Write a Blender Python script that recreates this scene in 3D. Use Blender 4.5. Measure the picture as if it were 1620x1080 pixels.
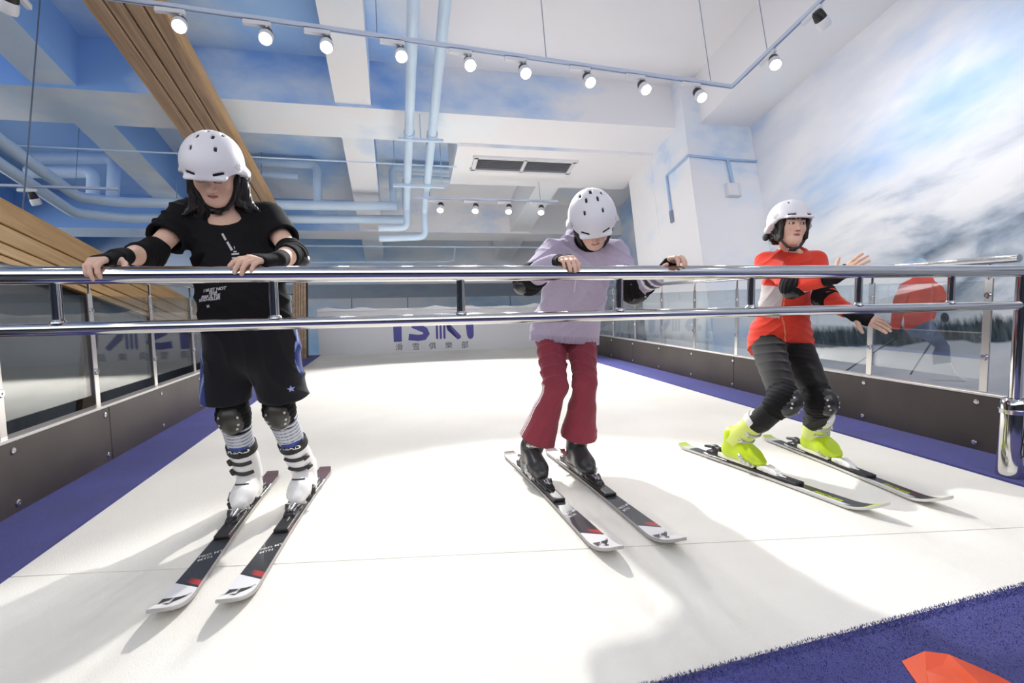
import bpy, bmesh, math, random
import numpy as np
from mathutils import Vector, Matrix
from mathutils.bvhtree import BVHTree
random.seed(7); RNG = np.random.default_rng(7)
for o in list(bpy.data.objects): bpy.data.objects.remove(o, do_unlink=True)
SC = bpy.context.scene
COL = SC.collection
# ------------------------------------------------------------------ camera
TH = 0.23965425                       # slope of the treadmill deck
CP, CY, CR, CF = .1544671, .22791667, -.0711215, 806.08
EX = np.array([1., 0, 0]); EY = np.array([0, math.cos(TH), math.sin(TH)]); EZ = np.array([0, -math.sin(TH), math.cos(TH)])
def D(u, v, w):                        # deck coordinates -> world
    return Vector(u*EX + v*EY + w*EZ)
cam_d = bpy.data.cameras.new('camera'); cam = bpy.data.objects.new('camera', cam_d); COL.objects.link(cam)
cam_d.sensor_width = 36; cam_d.lens = CF/1620*36; cam_d.clip_start = .02
_f = Vector((math.sin(CY)*math.cos(CP), math.cos(CY)*math.cos(CP), math.sin(CP)))
_r = Vector((math.cos(CY), -math.sin(CY), 0)); _u = _r.cross(_f)
_r2 = math.cos(CR)*_r + math.sin(CR)*_u; _u2 = -math.sin(CR)*_r + math.cos(CR)*_u
cam.matrix_world = Matrix(((_r2.x, _u2.x, -_f.x, 0), (_r2.y, _u2.y, -_f.y, -math.sin(TH)), (_r2.z, _u2.z, -_f.z, math.cos(TH)), (0, 0, 0, 1)))
SC.camera = cam
# ------------------------------------------------------------------ world, exposure
wd = bpy.data.worlds.new('world'); SC.world = wd; wd.use_nodes = True
wd.node_tree.nodes['Background'].inputs[0].default_value = (.975, .985, 1, 1)
wd.node_tree.nodes['Background'].inputs[1].default_value = 2.5
SC.view_settings.view_transform = 'Standard'
try: SC.view_settings.look = 'None'
except Exception: pass
SC.view_settings.exposure = -.12; SC.view_settings.gamma = 1; SC.view_settings.use_curve_mapping = False
SPOT_W = 22; KEY_W = 480; BACK_W = 270
# ------------------------------------------------------------------ helpers
def srgb(h):
    h = h.lstrip('#'); c = [int(h[i:i+2], 16)/255 for i in (0, 2, 4)]
    return tuple((x/12.92 if x <= .04045 else ((x+.055)/1.055)**2.4) for x in c) + (1,)
MATS = {}
class NT:
    def __init__(s, m): s.m = m; s.t = m.node_tree; s.n = s.t.nodes; s.b = s.n['Principled BSDF']
    def add(s, t, **k):
        n = s.n.new(t)
        for a, v in k.items(): setattr(n, a, v)
        return n
    def link(s, a, b): s.t.links.new(a, b)
    def math(s, op, a, b=None, clamp=False):
        n = s.add('ShaderNodeMath', operation=op, use_clamp=clamp)
        for i, v in enumerate((a, b)):
            if v is None: continue
            if hasattr(v, 'links'): s.link(v, n.inputs[i])
            else: n.inputs[i].default_value = v
        return n.outputs[0]
    def mix(s, fac, a, b):
        n = s.add('ShaderNodeMix', data_type='RGBA')
        for i, v in ((0, fac), (6, a), (7, b)):
            if hasattr(v, 'links'): s.link(v, n.inputs[i])
            else: n.inputs[i].default_value = v
        return n.outputs[2]
    def noise(s, vec, scale, detail=4, rough=.5, dist=0):
        n = s.add('ShaderNodeTexNoise'); n.inputs['Scale'].default_value = scale; n.inputs['Detail'].default_value = detail
        n.inputs['Roughness'].default_value = rough; n.inputs['Distortion'].default_value = dist
        if vec is not None: s.link(vec, n.inputs['Vector'])
        return n.outputs[0]
    def ramp(s, fac, stops, interp='LINEAR'):
        n = s.add('ShaderNodeValToRGB'); cr = n.color_ramp; cr.interpolation = interp
        while len(cr.elements) < len(stops): cr.elements.new(.5)
        for e, (p, c) in zip(cr.elements, stops): e.position = p; e.color = c
        s.link(fac, n.inputs[0]); return n.outputs[0]
    def mapr(s, fac, a, b, c=0, d=1):
        n = s.add('ShaderNodeMapRange'); s.link(fac, n.inputs[0])
        for i, v in enumerate((a, b, c, d)): n.inputs[i+1].default_value = v
        return n.outputs[0]
    def mapping(s, vec, scale=(1, 1, 1), rot=(0, 0, 0), loc=(0, 0, 0)):
        n = s.add('ShaderNodeMapping'); n.inputs['Scale'].default_value = scale; n.inputs['Rotation'].default_value = rot; n.inputs['Location'].default_value = loc
        s.link(vec, n.inputs['Vector']); return n.outputs[0]
    def bump(s, h, strength=.3, dist=.01):
        n = s.add('ShaderNodeBump'); n.inputs['Strength'].default_value = strength; n.inputs['Distance'].default_value = dist
        s.link(h, n.inputs['Height']); s.link(n.outputs[0], s.b.inputs['Normal'])
    def obj(s): return s.add('ShaderNodeTexCoord').outputs['Object']
    def pos(s): return s.add('ShaderNodeNewGeometry').outputs['Position']
    def sep(s, v):
        n = s.add('ShaderNodeSeparateXYZ'); s.link(v, n.inputs[0]); return n.outputs
def mat(name, col=None, rough=.5, metal=0, spec=.5, bump=None, var=None):
    """plain procedural material; bump=(scale,strength,dist); var=(scale,amount) mottles the colour"""
    if name in MATS: return MATS[name]
    m = bpy.data.materials.new(name); m.use_nodes = True; q = NT(m)
    c = srgb(col) if isinstance(col, str) else (col or (.8, .8, .8, 1))
    q.b.inputs['Base Color'].default_value = c; q.b.inputs['Roughness'].default_value = rough
    q.b.inputs['Metallic'].default_value = metal; q.b.inputs['Specular IOR Level'].default_value = spec
    if var:
        nz = q.noise(q.obj(), var[0], 5)
        d = tuple(max(0, x*(1-var[1])) for x in c[:3])+(1,); l = tuple(min(1, x*(1+var[1])) for x in c[:3])+(1,)
        q.link(q.ramp(nz, ((.3, d), (.7, l))), q.b.inputs['Base Color'])
    if bump:
        q.bump(q.noise(q.obj(), bump[0], 4), bump[1], bump[2])
    m.diffuse_color = c; MATS[name] = m; return m
def emit(name, col, strength):
    if name in MATS: return MATS[name]
    m = bpy.data.materials.new(name); m.use_nodes = True; q = NT(m)
    q.b.inputs['Base Color'].default_value = (.9, .9, .9, 1)
    q.b.inputs['Emission Color'].default_value = srgb(col); q.b.inputs['Emission Strength'].default_value = strength
    MATS[name] = m; return m
# ---- mesh building
class MB:
    def __init__(s): s.v = []; s.f = []; s.m = []
    def add(s, vs, fs, mi=0):
        o = len(s.v); s.v += [tuple(x) for x in vs]; s.f += [tuple(i+o for i in f) for f in fs]; s.m += [mi]*len(fs); return s
    def box(s, x0, x1, y0, y1, z0, z1, fr=None, mi=0):
        vs = [(x, y, z) for z in (z0, z1) for y in (y0, y1) for x in (x0, x1)]
        if fr: vs = [fr(*p) for p in vs]
        return s.add(vs, [(0, 2, 3, 1), (4, 5, 7, 6), (0, 1, 5, 4), (2, 6, 7, 3), (0, 4, 6, 2), (1, 3, 7, 5)], mi)
    def tube(s, pts, r, n=12, caps=True, mi=0, flat=None):
        pts = [Vector(p) for p in pts]; rs = r if isinstance(r, (list, tuple)) else [r]*len(pts)
        t0 = (pts[1]-pts[0]).normalized(); a = t0.orthogonal().normalized()
        if flat is not None:
            a = Vector(flat[0]); a = (a-t0*a.dot(t0)).normalized()
        vs = []
        for i, p in enumerate(pts):
            t = (pts[min(i+1, len(pts)-1)]-pts[max(i-1, 0)]).normalized()
            if flat is not None: a = Vector(flat[0])
            a = (a-t*a.dot(t)).normalized(); b = t.cross(a)
            fb = flat[1] if flat is not None else 1
            for k in range(n):
                an = 2*math.pi*k/n; vs.append(p+a*math.cos(an)*rs[i]*fb+b*math.sin(an)*rs[i])
        fs = [(i*n+k, i*n+(k+1) % n, (i+1)*n+(k+1) % n, (i+1)*n+k) for i in range(len(pts)-1) for k in range(n)]
        if caps: fs += [tuple(range(n-1, -1, -1)), tuple((len(pts)-1)*n+k for k in range(n))]
        return s.add(vs, fs, mi)
    def lathe(s, prof, o, axis, n=20, mi=0):
        """prof: (radius, distance along axis)"""
        o = Vector(o); ax = Vector(axis).normalized(); a = ax.orthogonal().normalized(); b = ax.cross(a); vs = []
        for r, h in prof:
            for k in range(n):
                an = 2*math.pi*k/n; vs.append(o+ax*h+(a*math.cos(an)+b*math.sin(an))*max(r, 1e-5))
        m = len(prof)
        fs = [(i*n+k, i*n+(k+1) % n, (i+1)*n+(k+1) % n, (i+1)*n+k) for i in range(m-1) for k in range(n)]
        fs += [tuple(range(n-1, -1, -1)), tuple((m-1)*n+k for k in range(n))]
        return s.add(vs, fs, mi)
    def prism(s, poly, fr, t0, t1, mi=0):
        """2-D polygon extruded from t0 to t1 ; fr(a,b,t)->world"""
        n = len(poly); vs = [fr(a, b, t0) for a, b in poly]+[fr(a, b, t1) for a, b in poly]
        fs = [tuple(range(n-1, -1, -1)), tuple(range(n, 2*n))]+[(i, (i+1) % n, n+(i+1) % n, n+i) for i in range(n)]
        return s.add(vs, fs, mi)
    def build(s, name, mats, parent=None, smooth=False, bevel=0, loc=None, seg=2):
        me = bpy.data.meshes.new(name); base = Vector(loc) if loc is not None else (Vector(parent['_w']) if parent is not None and '_w' in parent else Vector((0, 0, 0)))
        me.from_pydata([tuple(Vector(p)-base) for p in s.v], [], s.f); me.validate(); 
        for m in (mats if isinstance(mats, (list, tuple)) else [mats]): me.materials.append(m)
        if len(me.polygons) == len(s.m): me.polygons.foreach_set('material_index', s.m)
        bm = bmesh.new(); bm.from_mesh(me); bmesh.ops.recalc_face_normals(bm, faces=bm.faces)
        if bevel:
            es = [e for e in bm.edges if e.calc_face_angle(0) > .6]
            bmesh.ops.bevel(bm, geom=es, offset=bevel, segments=seg, affect='EDGES', profile=.6, clamp_overlap=True)
        bm.to_mesh(me); bm.free()
        return link(name, me, parent, base if parent is None else None, smooth)
def link(name, me, parent=None, loc=None, smooth=False):
    o = bpy.data.objects.new(name, me); COL.objects.link(o)
    if smooth:
        me.polygons.foreach_set('use_smooth', [True]*len(me.polygons))
        if smooth == 'auto':
            try: me.set_sharp_from_angle(angle=.7)
            except Exception: pass
    if parent is not None:
        o.parent = parent
        if loc is not None: o.location = loc
    elif loc is not None: o.location = loc
    return o
def thing(name, label, cat, base=(0, 0, 0), group=None, kind=None):
    """Empty at the thing's base; parts are built in world coordinates and stored relative to it"""
    o = bpy.data.objects.new(name, None); COL.objects.link(o); o.location = base; o['_w'] = tuple(base); o.empty_display_size = .1
    tag(o, label, cat, group, kind); return o
def tag(o, label=None, cat=None, group=None, kind=None):
    if label: o['label'] = label
    if cat: o['category'] = cat
    if group: o['group'] = group
    if kind: o['kind'] = kind
    return o
def boxpart(name, m, parent, x0, x1, y0, y1, z0, z1, bevel=0, fr=None):
    return MB().box(x0, x1, y0, y1, z0, z1, fr).build(name, m, parent, bevel=bevel)
def txtmesh(body, size, bold=0.0, shear=0.0, depth=0.0, align='LEFT', sx=1.0):
    cu = bpy.data.curves.new('t', 'FONT'); cu.body = body; cu.size = size; cu.offset = bold; cu.shear = shear; cu.extrude = depth; cu.align_x = align; cu.resolution_u = 3
    o = bpy.data.objects.new('t', cu); COL.objects.link(o); dg = bpy.context.evaluated_depsgraph_get(); dg.update()
    me = bpy.data.meshes.new_from_object(o.evaluated_get(dg)); bpy.data.objects.remove(o, do_unlink=True); bpy.data.curves.remove(cu)
    if sx != 1:
        for v in me.vertices: v.co.x *= sx
    return me
def textpart(name, body, size, m, parent, origin, xd, yd, bvh=None, pd=None, off=.002, **k):
    """flat lettering; optionally wrapped onto a surface (bvh in world space) along pd"""
    me = txtmesh(body, size, **k); o = Vector(origin); xd = Vector(xd).normalized(); yd = Vector(yd).normalized(); base = Vector(parent['_w']) if parent is not None and '_w' in parent else Vector((0, 0, 0))
    zd = xd.cross(yd)
    wrap(me, lambda c: o+xd*c.x+yd*c.y+zd*c.z, bvh, pd, off, base)
    me.materials.clear(); me.materials.append(m)
    return link(name, me, parent)
def wrap(me, fr, bvh, pd, off, base):
    for v in me.vertices:
        p = fr(v.co)
        if bvh is not None:
            d = Vector(pd).normalized(); h = bvh.ray_cast(p-d*.35, d, .8)
            if h[0] is not None: p = h[0]-d*off
        v.co = p-base
def polydecal(name, polys, m, parent, origin, xd, yd, bvh, pd, off=.0015, sub=.012):
    """flat print made of 2-D polygons, subdivided and laid on a surface"""
    bm = bmesh.new()
    for poly in polys:
        vs = [bm.verts.new((a, b, 0)) for a, b in poly]; bm.faces.new(vs)
    bmesh.ops.triangulate(bm, faces=bm.faces)
    for _ in range(4):
        es = [e for e in bm.edges if e.calc_length() > sub]
        if not es: break
        bmesh.ops.subdivide_edges(bm, edges=es, cuts=1); bmesh.ops.triangulate(bm, faces=bm.faces)
    me = bpy.data.meshes.new(name); bm.to_mesh(me); bm.free()
    o = Vector(origin); xd = Vector(xd).normalized(); yd = Vector(yd).normalized(); base = Vector(parent['_w']) if parent is not None and '_w' in parent else Vector((0, 0, 0))
    wrap(me, lambda c: o+xd*c.x+yd*c.y, bvh, pd, off, base)
    me.materials.append(m); return link(name, me, parent)
# ------------------------------------------------------------------ painted sky materials
def sky_paint(name, blue, pale, lo, hi, scale=.55, seed=0, xbias=0.0, streak=(1, 1, 1.6)):
    m = bpy.data.materials.new(name); m.use_nodes = True; q = NT(m)
    p = q.mapping(q.pos(), streak, loc=(seed, seed*1.7, 0))
    n1 = q.noise(p, scale*.7, 3, .5, .3); n2 = q.noise(p, scale*2.6, 4, .55)
    f = q.math('ADD', q.math('MULTIPLY', n1, .75), q.math('MULTIPLY', n2, .25))
    if xbias:
        X = q.sep(q.pos())[0]; f = q.math('ADD', f, q.math('MULTIPLY', q.mapr(X, -4, 5, -1, 1), xbias))  # bluer to paler along x: paint, plus lamp light and glare put into the colour
    q.link(q.ramp(f, ((lo, srgb(blue)), ((lo+hi)/2, srgb(pale)), (hi, srgb('#f4f3f6')))), q.b.inputs['Base Color'])
    q.b.inputs['Roughness'].default_value = .75; q.b.inputs['Specular IOR Level'].default_value = .2
    q.bump(q.noise(q.pos(), 40, 3), .06, .01)
    return m
M_CEIL = sky_paint('sky_painted_ceiling', '#a9cdf8', '#e6f0fb', .36, .55, .5, 1.3, .10)
M_UNDER_LIT = sky_paint('sky_painted_soffit_lit', '#d3e5fb', '#f1f6fc', .36, .54, .6, 5.2, .08)  # undersides paler: light bounced off the deck partly put into the paint
M_BEAM_SHADED = sky_paint('sky_painted_beam_shaded', '#90b9f0', '#cfe0f8', .37, .55, .6, 4.1, .30)  # beam sides bluer: their shading partly put into the paint
M_BACK = sky_paint('sky_painted_back_wall', '#a2cbf0', '#dbe9f6', .38, .62, .5, 7.7, .03)
M_COLM = sky_paint('sky_painted_column', '#b3d1f6', '#e6eefa', .36, .56, .8, 2.4, .05)
M_PIPE = mat('pale_blue_pipe_paint', '#d0e4f9', .45, var=(2, .06))
M_FLOOR = mat('dark_grey_floor', '#4b4d55', .6, var=(3, .2))
M_DARK = mat('dark_blue_hall_wall', '#454a55', .8, var=(.8, .25))
def S(o, label, cat): return tag(o, label, cat, kind='structure')
# room numbers (metres)
XR, XL, YB, YF, ZC, ZF = 5.0, -9.0, 13.0, -5.0, 5.53, -1.3
S(MB().box(XL, XR+.15, YF, YB+.15, ZF-.15, ZF).build('floor', M_FLOOR), 'dark grey hall floor below the ski treadmill', 'floor')
S(MB().box(XL-.15, XL, YF, YB+.15, ZF, 2.3).build('wall_left', M_DARK), 'dim blue side wall beyond the timber beam, cut low to let light in', 'wall')  # left open above so world light reaches ceiling and pipes
S(MB().box(XL, XR, YF-.15, YF, ZF, 1.7).build('wall_front_added', M_DARK), 'unseen dark half-height wall added behind the slope to darken rail reflections', 'wall')  # unseen, added to give the chrome a dark band to reflect
wb = S(MB().box(XL, XR, YB, YB+.15, ZF, ZC+.1).build('wall_back', M_BACK), 'pale blue panelled back wall behind the slope', 'wall')
for i, x in enumerate((-1.05, .35, 1.75, 3.1, -2.6, -4.2)):
    boxpart('panel_joint', mat('joint_grey_blue', '#7f9fc4', .7), wb, x-.012, x+.012, YB-.012, YB+.002, 2.2, 5.1)
ce = S(MB().box(XL, XR+.15, YF, YB+.15, ZC, ZC+.15).build('ceiling', M_CEIL), 'ceiling painted as blue sky with white clouds and a grid of beams', 'ceiling')
def beam(x0, x1, y0, y1, z0, m=M_BEAM_SHADED, under=None):
    b = MB().box(x0, x1, y0, y1, z0, ZC+.02); b.m[0] = 1; return b.build('ceiling_beam', [m, under or M_UNDER_LIT], ce)
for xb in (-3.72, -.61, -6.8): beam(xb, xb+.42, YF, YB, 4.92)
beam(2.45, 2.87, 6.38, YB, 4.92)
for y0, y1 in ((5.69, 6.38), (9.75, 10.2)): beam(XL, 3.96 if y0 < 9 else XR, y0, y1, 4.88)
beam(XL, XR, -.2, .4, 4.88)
beam(.95, 3.97, 6.36, 7.5, 4.83, sky_paint('white_painted_bulkhead', '#a9cdf0', '#dfe8f3', .34, .52, .7, 3.0, .08))
beam(4.2, XR+.02, YF, 5.49, 4.83, M_CEIL)
beam(XL, XR, 11.7, YB, 4.35, M_BACK)
# deep recess between the last beams is closed by a lower wall
# ------------------------------------------------------------------ column and right wall
co = MB(); co.box(3.955, XR+.01, 5.47, 6.44, ZF, ZC+.01)
co = S(co.build('column', M_COLM), 'square sky-painted column in the corner with conduit and switch box', 'column')
MB().box(3.95, 3.985, 6.435, 7.2, ZF, 4.9).build('return_wall', M_COLM, co)
#boxpart('diagonal_brace', M_COLM, co, 0, 1, 0, 1, 0, 1, fr=lambda a, b, c: Vector((3.0+.97*a, 6.62+.06*b, 3.3+.78*a-.11*c)))
M_CON = mat('blue_conduit', '#a6c4ea', .5)
cb = thing('conduit', 'thin pale blue conduit running round the painted column to a switch box', 'conduit', (4.5, 5.45, 4.3))
MB().tube([(4.99, 5.452, 4.3), (4.56, 5.452, 4.305), (3.935, 5.452, 4.335), (3.935, 6.03, 4.335), (3.935, 6.03, 3.8)], .017, 8).build('pipe', M_CON, cb, smooth='auto')
MB().tube([(4.53, 5.44, 4.3), (4.555, 5.44, 3.93)], .022, 8).build('drop_pipe', M_CON, cb, smooth='auto')
MB().box(3.92, 3.955, 6.0, 6.06, 3.62, 3.8).build('clip', mat('clip_grey', '#8b93a8', .4), cb, bevel=.004)
sb = thing('switch_box', 'small off-white wall box at the end of the conduit on the column', 'switch box', (4.53, 5.44, 3.75))
MB().box(4.43, 4.64, 5.40, 5.475, 3.755, 3.94).build('body', mat('offwhite_plastic', '#d9dce6', .45), sb, bevel=.008)
MB().box(4.44, 4.585, 5.394, 5.40, 3.765, 3.93).build('cover', mat('offwhite_cover', '#e8e6ea', .4), sb, bevel=.003)
# right wall: printed mural (sky, cloud, mountains, trees, snow)
m = bpy.data.materials.new('mountain_mural_print'); m.use_nodes = True; q = NT(m); P = q.pos(); _, Yc, Zc = q.sep(P)
tilt = q.math('ADD', Zc, q.math('MULTIPLY', Yc, -.30))
cv = q.mapping(P, (1, .6, 1.3), (-.6, 0, 0)); n1 = q.noise(cv, .62, 4, .5, .2); n2 = q.noise(q.mapping(P, (1, .45, 1.7), (-.62, 0, 0), (3, 2, 1)), 1.5, 5, .55, .2)
sky = q.ramp(q.math('ADD', q.math('MULTIPLY', n1, .8), q.math('MULTIPLY', n2, .2)), ((.36, srgb('#86b0e6')), (.45, srgb('#bcd3f0')), (.53, srgb('#e3e7f1')), (.64, srgb('#f5f5f8'))))
cl = q.noise(q.mapping(P, (1, .42, 1.5), (-.12, 0, 0), (0, 7, 0)), 1.25, 6, .55, .35)
cloud = q.ramp(cl, ((.36, srgb('#66788c')), (.43, srgb('#b0bccb')), (.50, srgb('#e6e9ef')), (.58, srgb('#f8f8f9'))))
zw = q.math('ADD', q.math('ADD', Zc, q.math('MULTIPLY', Yc, -.10)), q.math('MULTIPLY', q.math('SUBTRACT', q.noise(P, .9, 5), .5), 1.1))
c1 = q.mix(q.mapr(zw, 2.35, 2.95), cloud, sky)
mt = q.noise(q.mapping(P, (1, .8, 1), (-.6, 0, 0), (1, 4, 2)), 1.2, 6, .58, .4)
mount = q.ramp(mt, ((.38, srgb('#6b7f96')), (.45, srgb('#a6b6c8')), (.52, srgb('#dfe5ed')), (.62, srgb('#f2f4f7'))))
c2 = q.mix(q.mapr(zw, 1.75, 2.0), mount, c1)
tn = q.noise(q.mapping(P, (1, 6, 1.2)), 3.5, 6, .7)
trees = q.ramp(tn, ((.35, srgb('#323b41')), (.55, srgb('#56646c')), (.7, srgb('#7b8a92'))))
tz = q.math('ADD', q.math('ADD', Zc, q.math('MULTIPLY', Yc, -.14)), q.math('MULTIPLY', q.math('SUBTRACT', tn, .5), .22))
c3 = q.mix(q.mapr(tz, 1.08, 1.16), trees, c2)
sn = q.math('ADD', q.math('ADD', Zc, q.math('MULTIPLY', Yc, -.12)), q.math('MULTIPLY', q.math('SUBTRACT', q.noise(P, 1.6, 3), .5), .22))
c4 = q.mix(q.mapr(sn, .965, .985), q.ramp(q.noise(q.mapping(P, (1, .4, 1.6)), 2, 5), ((.35, srgb('#c3cbd8')), (.65, srgb('#e9ebf0')))), c3)
q.link(c4, q.b.inputs['Base Color']); q.b.inputs['Roughness'].default_value = .55; q.b.inputs['Specular IOR Level'].default_value = .3
wr = S(MB().box(XR, XR+.15, YF, YB+.15, ZF, ZC).build('wall_right', m), 'side wall printed with a mural of clouds, snowy mountains, trees and a skier', 'wall')
wr['_w'] = (0, 0, 0)
# the skier printed on the wall (flat print)
def mural(name, poly, m, t): MB().prism(poly, lambda a, b, c: (XR-c, a, b), -.01, t, 0).build(name, m, wr)
def ell(cy, cz, ry, rz, n=20, a0=0, a1=2*math.pi): return [(cy+ry*math.cos(a0+(a1-a0)*i/n), cz+rz*math.sin(a0+(a1-a0)*i/n)) for i in range(n)]
mr = mat('mural_red_print', '#d9574c', .6, var=(4, .22)); mb = mat('mural_denim_print', '#6d7d9a', .6, var=(6, .3)); mg = mat('mural_glove_print', '#3d4248', .6); mp = mat('mural_pole_print', '#6e7680', .6); ms = mat('mural_snow_print', '#dfe3ea', .6)
mural('painted_helmet', ell(3.63, 2.19, .14, .085), mat('mural_helmet_print', '#a9c4de', .6, var=(8, .2)), .003)
mural('painted_torso', [(3.70, 2.07), (3.6, 2.11), (3.46, 2.03), (3.44, 1.84), (3.52, 1.65), (3.67, 1.62), (3.83, 1.585), (3.80, 1.86)], mr, .004)
mural('painted_sleeve', [(3.68, 2.08), (3.79, 2.06), (3.89, 1.92), (3.98, 1.64), (3.88, 1.61), (3.80, 1.78), (3.72, 1.93)], mr, .0046)
mural('painted_sleeve', [(3.48, 2.03), (3.39, 1.92), (3.36, 1.77), (3.44, 1.76), (3.49, 1.86)], mr, .0046)
mural('painted_seam', [(3.80, 1.78), (3.79, 1.78), (3.715, 1.93), (3.725, 1.935)], mat('mural_seam_print', '#9c3a36', .6), .005)
mural('painted_trousers', [(3.83, 1.6), (3.57, 1.66), (3.49, 1.49), (3.44, 1.37), (3.46, 1.22), (3.62, 1.22), (3.61, 1.32), (3.57, 1.38), (3.67, 1.48), (3.79, 1.52)], mb, .003)
mural('painted_boot', [(3.62, 1.22), (3.46, 1.22), (3.44, 1.12), (3.36, 1.04), (3.67, 1.08)], ms, .004)
for a, b in (((3.9, 1.55), (4.62, 1.26)), ((3.58, 1.45), (3.86, 1.15)), ((3.43, 1.65), (3.56, 1.48))):
    dx, dz = b[0]-a[0], b[1]-a[1]; L = math.hypot(dx, dz); nx, nz = -dz/L*.006, dx/L*.006
    mural('painted_pole', [(a[0]+nx, a[1]+nz), (b[0]+nx, b[1]+nz), (b[0]-nx, b[1]-nz), (a[0]-nx, a[1]-nz)], mp, .0045)
mural('painted_glove', ell(3.94, 1.58, .045, .05), mg, .0055); mural('painted_glove', ell(3.43, 1.64, .035, .045), mg, .0055)
# ------------------------------------------------------------------ treadmill deck
WU0, WU1 = -1.44, 3.13
m = bpy.data.materials.new('white_fleece_belt'); m.use_nodes = True; q = NT(m); ob = q.obj()
q.link(q.ramp(q.noise(ob, 1.2, 5), ((.3, srgb('#e9e4da')), (.7, srgb('#f3efe7')))), q.b.inputs['Base Color']); q.b.inputs['Roughness'].default_value = .85; q.b.inputs['Specular IOR Level'].default_value = .2
q.bump(q.noise(ob, 170, 3, .7), .5, .006); M_BELT = m
def blue_carpet():
    m = bpy.data.materials.new('blue_carpet_pile'); m.use_nodes = True; q = NT(m); ob = q.obj()
    f = q.math('ADD', q.math('MULTIPLY', q.noise(ob, 3, 4), .35), q.math('MULTIPLY', q.noise(ob, 220, 3, .8), .65))
    q.link(q.ramp(f, ((.3, srgb('#1f1f66')), (.5, srgb('#33349a')), (.7, srgb('#4d51bd')))), q.b.inputs['Base Color']); q.b.inputs['Roughness'].default_value = .95; q.b.inputs['Specular IOR Level'].default_value = .1
    q.b.inputs['Sheen Weight'].default_value = .35
    q.bump(q.noise(ob, 260, 3, .8), .9, .012); return m
M_BLUE = blue_carpet()
V0, V1 = -2.2, 10.55
seam = lambda u: 1.985-.163*u
td = thing('ski_treadmill', 'wide sloping white fleece ski treadmill belt with a slanted seam', 'treadmill', D(.85, 4, 0))
g = .0035
MB().prism([(WU0, seam(WU0)+g), (WU1, seam(WU1)+g), (WU1, V1), (WU0, V1)], lambda a, b, t: D(a, b, t), -.03, 0).build('belt_section', M_BELT, td)
MB().prism([(WU0, 1.02), (WU1, 1.30), (WU1, seam(WU1)-g), (WU0, seam(WU0)-g)], lambda a, b, t: D(a, b, t), -.03, 0).build('belt_section', M_BELT, td)
MB().box(-1.95, 3.7, V0, V1+.1, -.12, -.03, fr=lambda a, b, c: D(a, b, c)).build('deck_plate', mat('deck_grey', '#8f8d8a', .6), td)
for u in (-1.8, .9, 3.5):
    for v in (.2, 3.4, 6.6, 9.9):
        p = D(u, v, -.1); MB().box(p.x-.08, p.x+.08, p.y-.08, p.y+.08, ZF, p.z+.02).build('support_leg', mat('support_steel', '#3a3c42', .5, .6), td)
MB().prism([(V0, 0), (V1, 0), (V1, -1)], lambda a, b, t: D(-1.9+t, a, 0)+Vector((0, 0, -.06)) if b == 0 else Vector((-1.9+t, D(0, V1, 0).y, ZF)), 0, .02).build('side_skirt', mat('skirt_black', '#24221f', .7), td)
MB().prism([(V0, 0), (V1, 0), (V1, -1)], lambda a, b, t: D(3.62+t, a, 0)+Vector((0, 0, -.06)) if b == 0 else Vector((3.62+t, D(0, V1, 0).y, ZF)), 0, .02).build('side_skirt', mat('skirt_black', '#24221f', .7), td)
def carpet(name, poly, label):
    return tag(MB().prism(poly, lambda a, b, t: D(a, b, t), -.028, .012).build(name, M_BLUE), label, 'carpet')
carpet('carpet_strip', [(-1.83, 1.4), (-1.44, 1.4), (-1.44, V1), (-1.83, V1)], 'blue carpet strip between the white slope and the barrier with the timber beam behind')
carpet('carpet_strip', [(3.125, 1.3), (3.56, 1.3), (3.56, V1), (3.125, V1)], 'blue carpet strip between the white slope and the barrier before the mural wall')
carpet('carpet', [(-1.83, V0), (3.62, V0), (3.62, 1.335), (3.13, 1.30), (-1.44, .985), (-1.83, .95)], 'blue carpet across the foot of the white slope under the orange marker')
# pile tufts on the foot carpet and along its edge (uncountable)
vs = []; fs = []
for i in range(16000):
    u = random.uniform(.45, 2.4); e = .985+.069*(u+1.44); v = e+.004-abs(random.gauss(0, .22)) if random.random() < .7 else e+random.uniform(-.03, .012)
    if v < .75: continue
    b = D(u, v, .010); t = D(u+random.uniform(-.005, .005), v+random.uniform(-.005, .006), .010+random.uniform(.004, .009)); a = random.uniform(0, 3.14); w = Vector((math.cos(a), math.sin(a), 0))*.0018
    k = len(vs); vs += [b-w, b+w, t]; fs.append((k, k+1, k+2))
mbt = MB(); mbt.add(vs, fs); tag(mbt.build('carpet_pile', M_BLUE), 'short fuzzy blue tufts standing along the edge of the foot carpet', 'carpet pile', kind='stuff')
# back panel with lettering
bp = thing('back_panel', 'white back panel closing the top of the slope with large purple letters', 'panel', D(1.2, V1, 0))
M_PANEL = mat('white_panel', '#e4e4e8', .5)
MB().box(-1.46, 4.25, V1-.02, V1+.04, -.02, .9, fr=lambda a, b, c: D(a, b, c)).build('board', M_PANEL, bp)
prof = [(-1.46+i*.19, .9+.03*math.sin(i*1.7)+.02*math.sin(i*.6)) for i in range(31)]
MB().prism([(-1.46, .86)]+prof+[(4.25, .86)], lambda a, b, t: D(a, V1+t, b), -.07, .06).build('snow_edge', mat('snow_edge_white', '#f3f4f8', .9, bump=(60, .5, .01)), bp)
M_LOGO = mat('purple_logo_paint', '#5553a0', .5)
def lg(poly): MB().prism(poly, lambda a, b, t: D(a, V1-.02-t, b), 0, .006).build('letter', M_LOGO, bp)
lg([(-.10, .72), (.14, .72), (.13, .22), (-.03, .22), (-.03, .55), (-.10, .55)])
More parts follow.
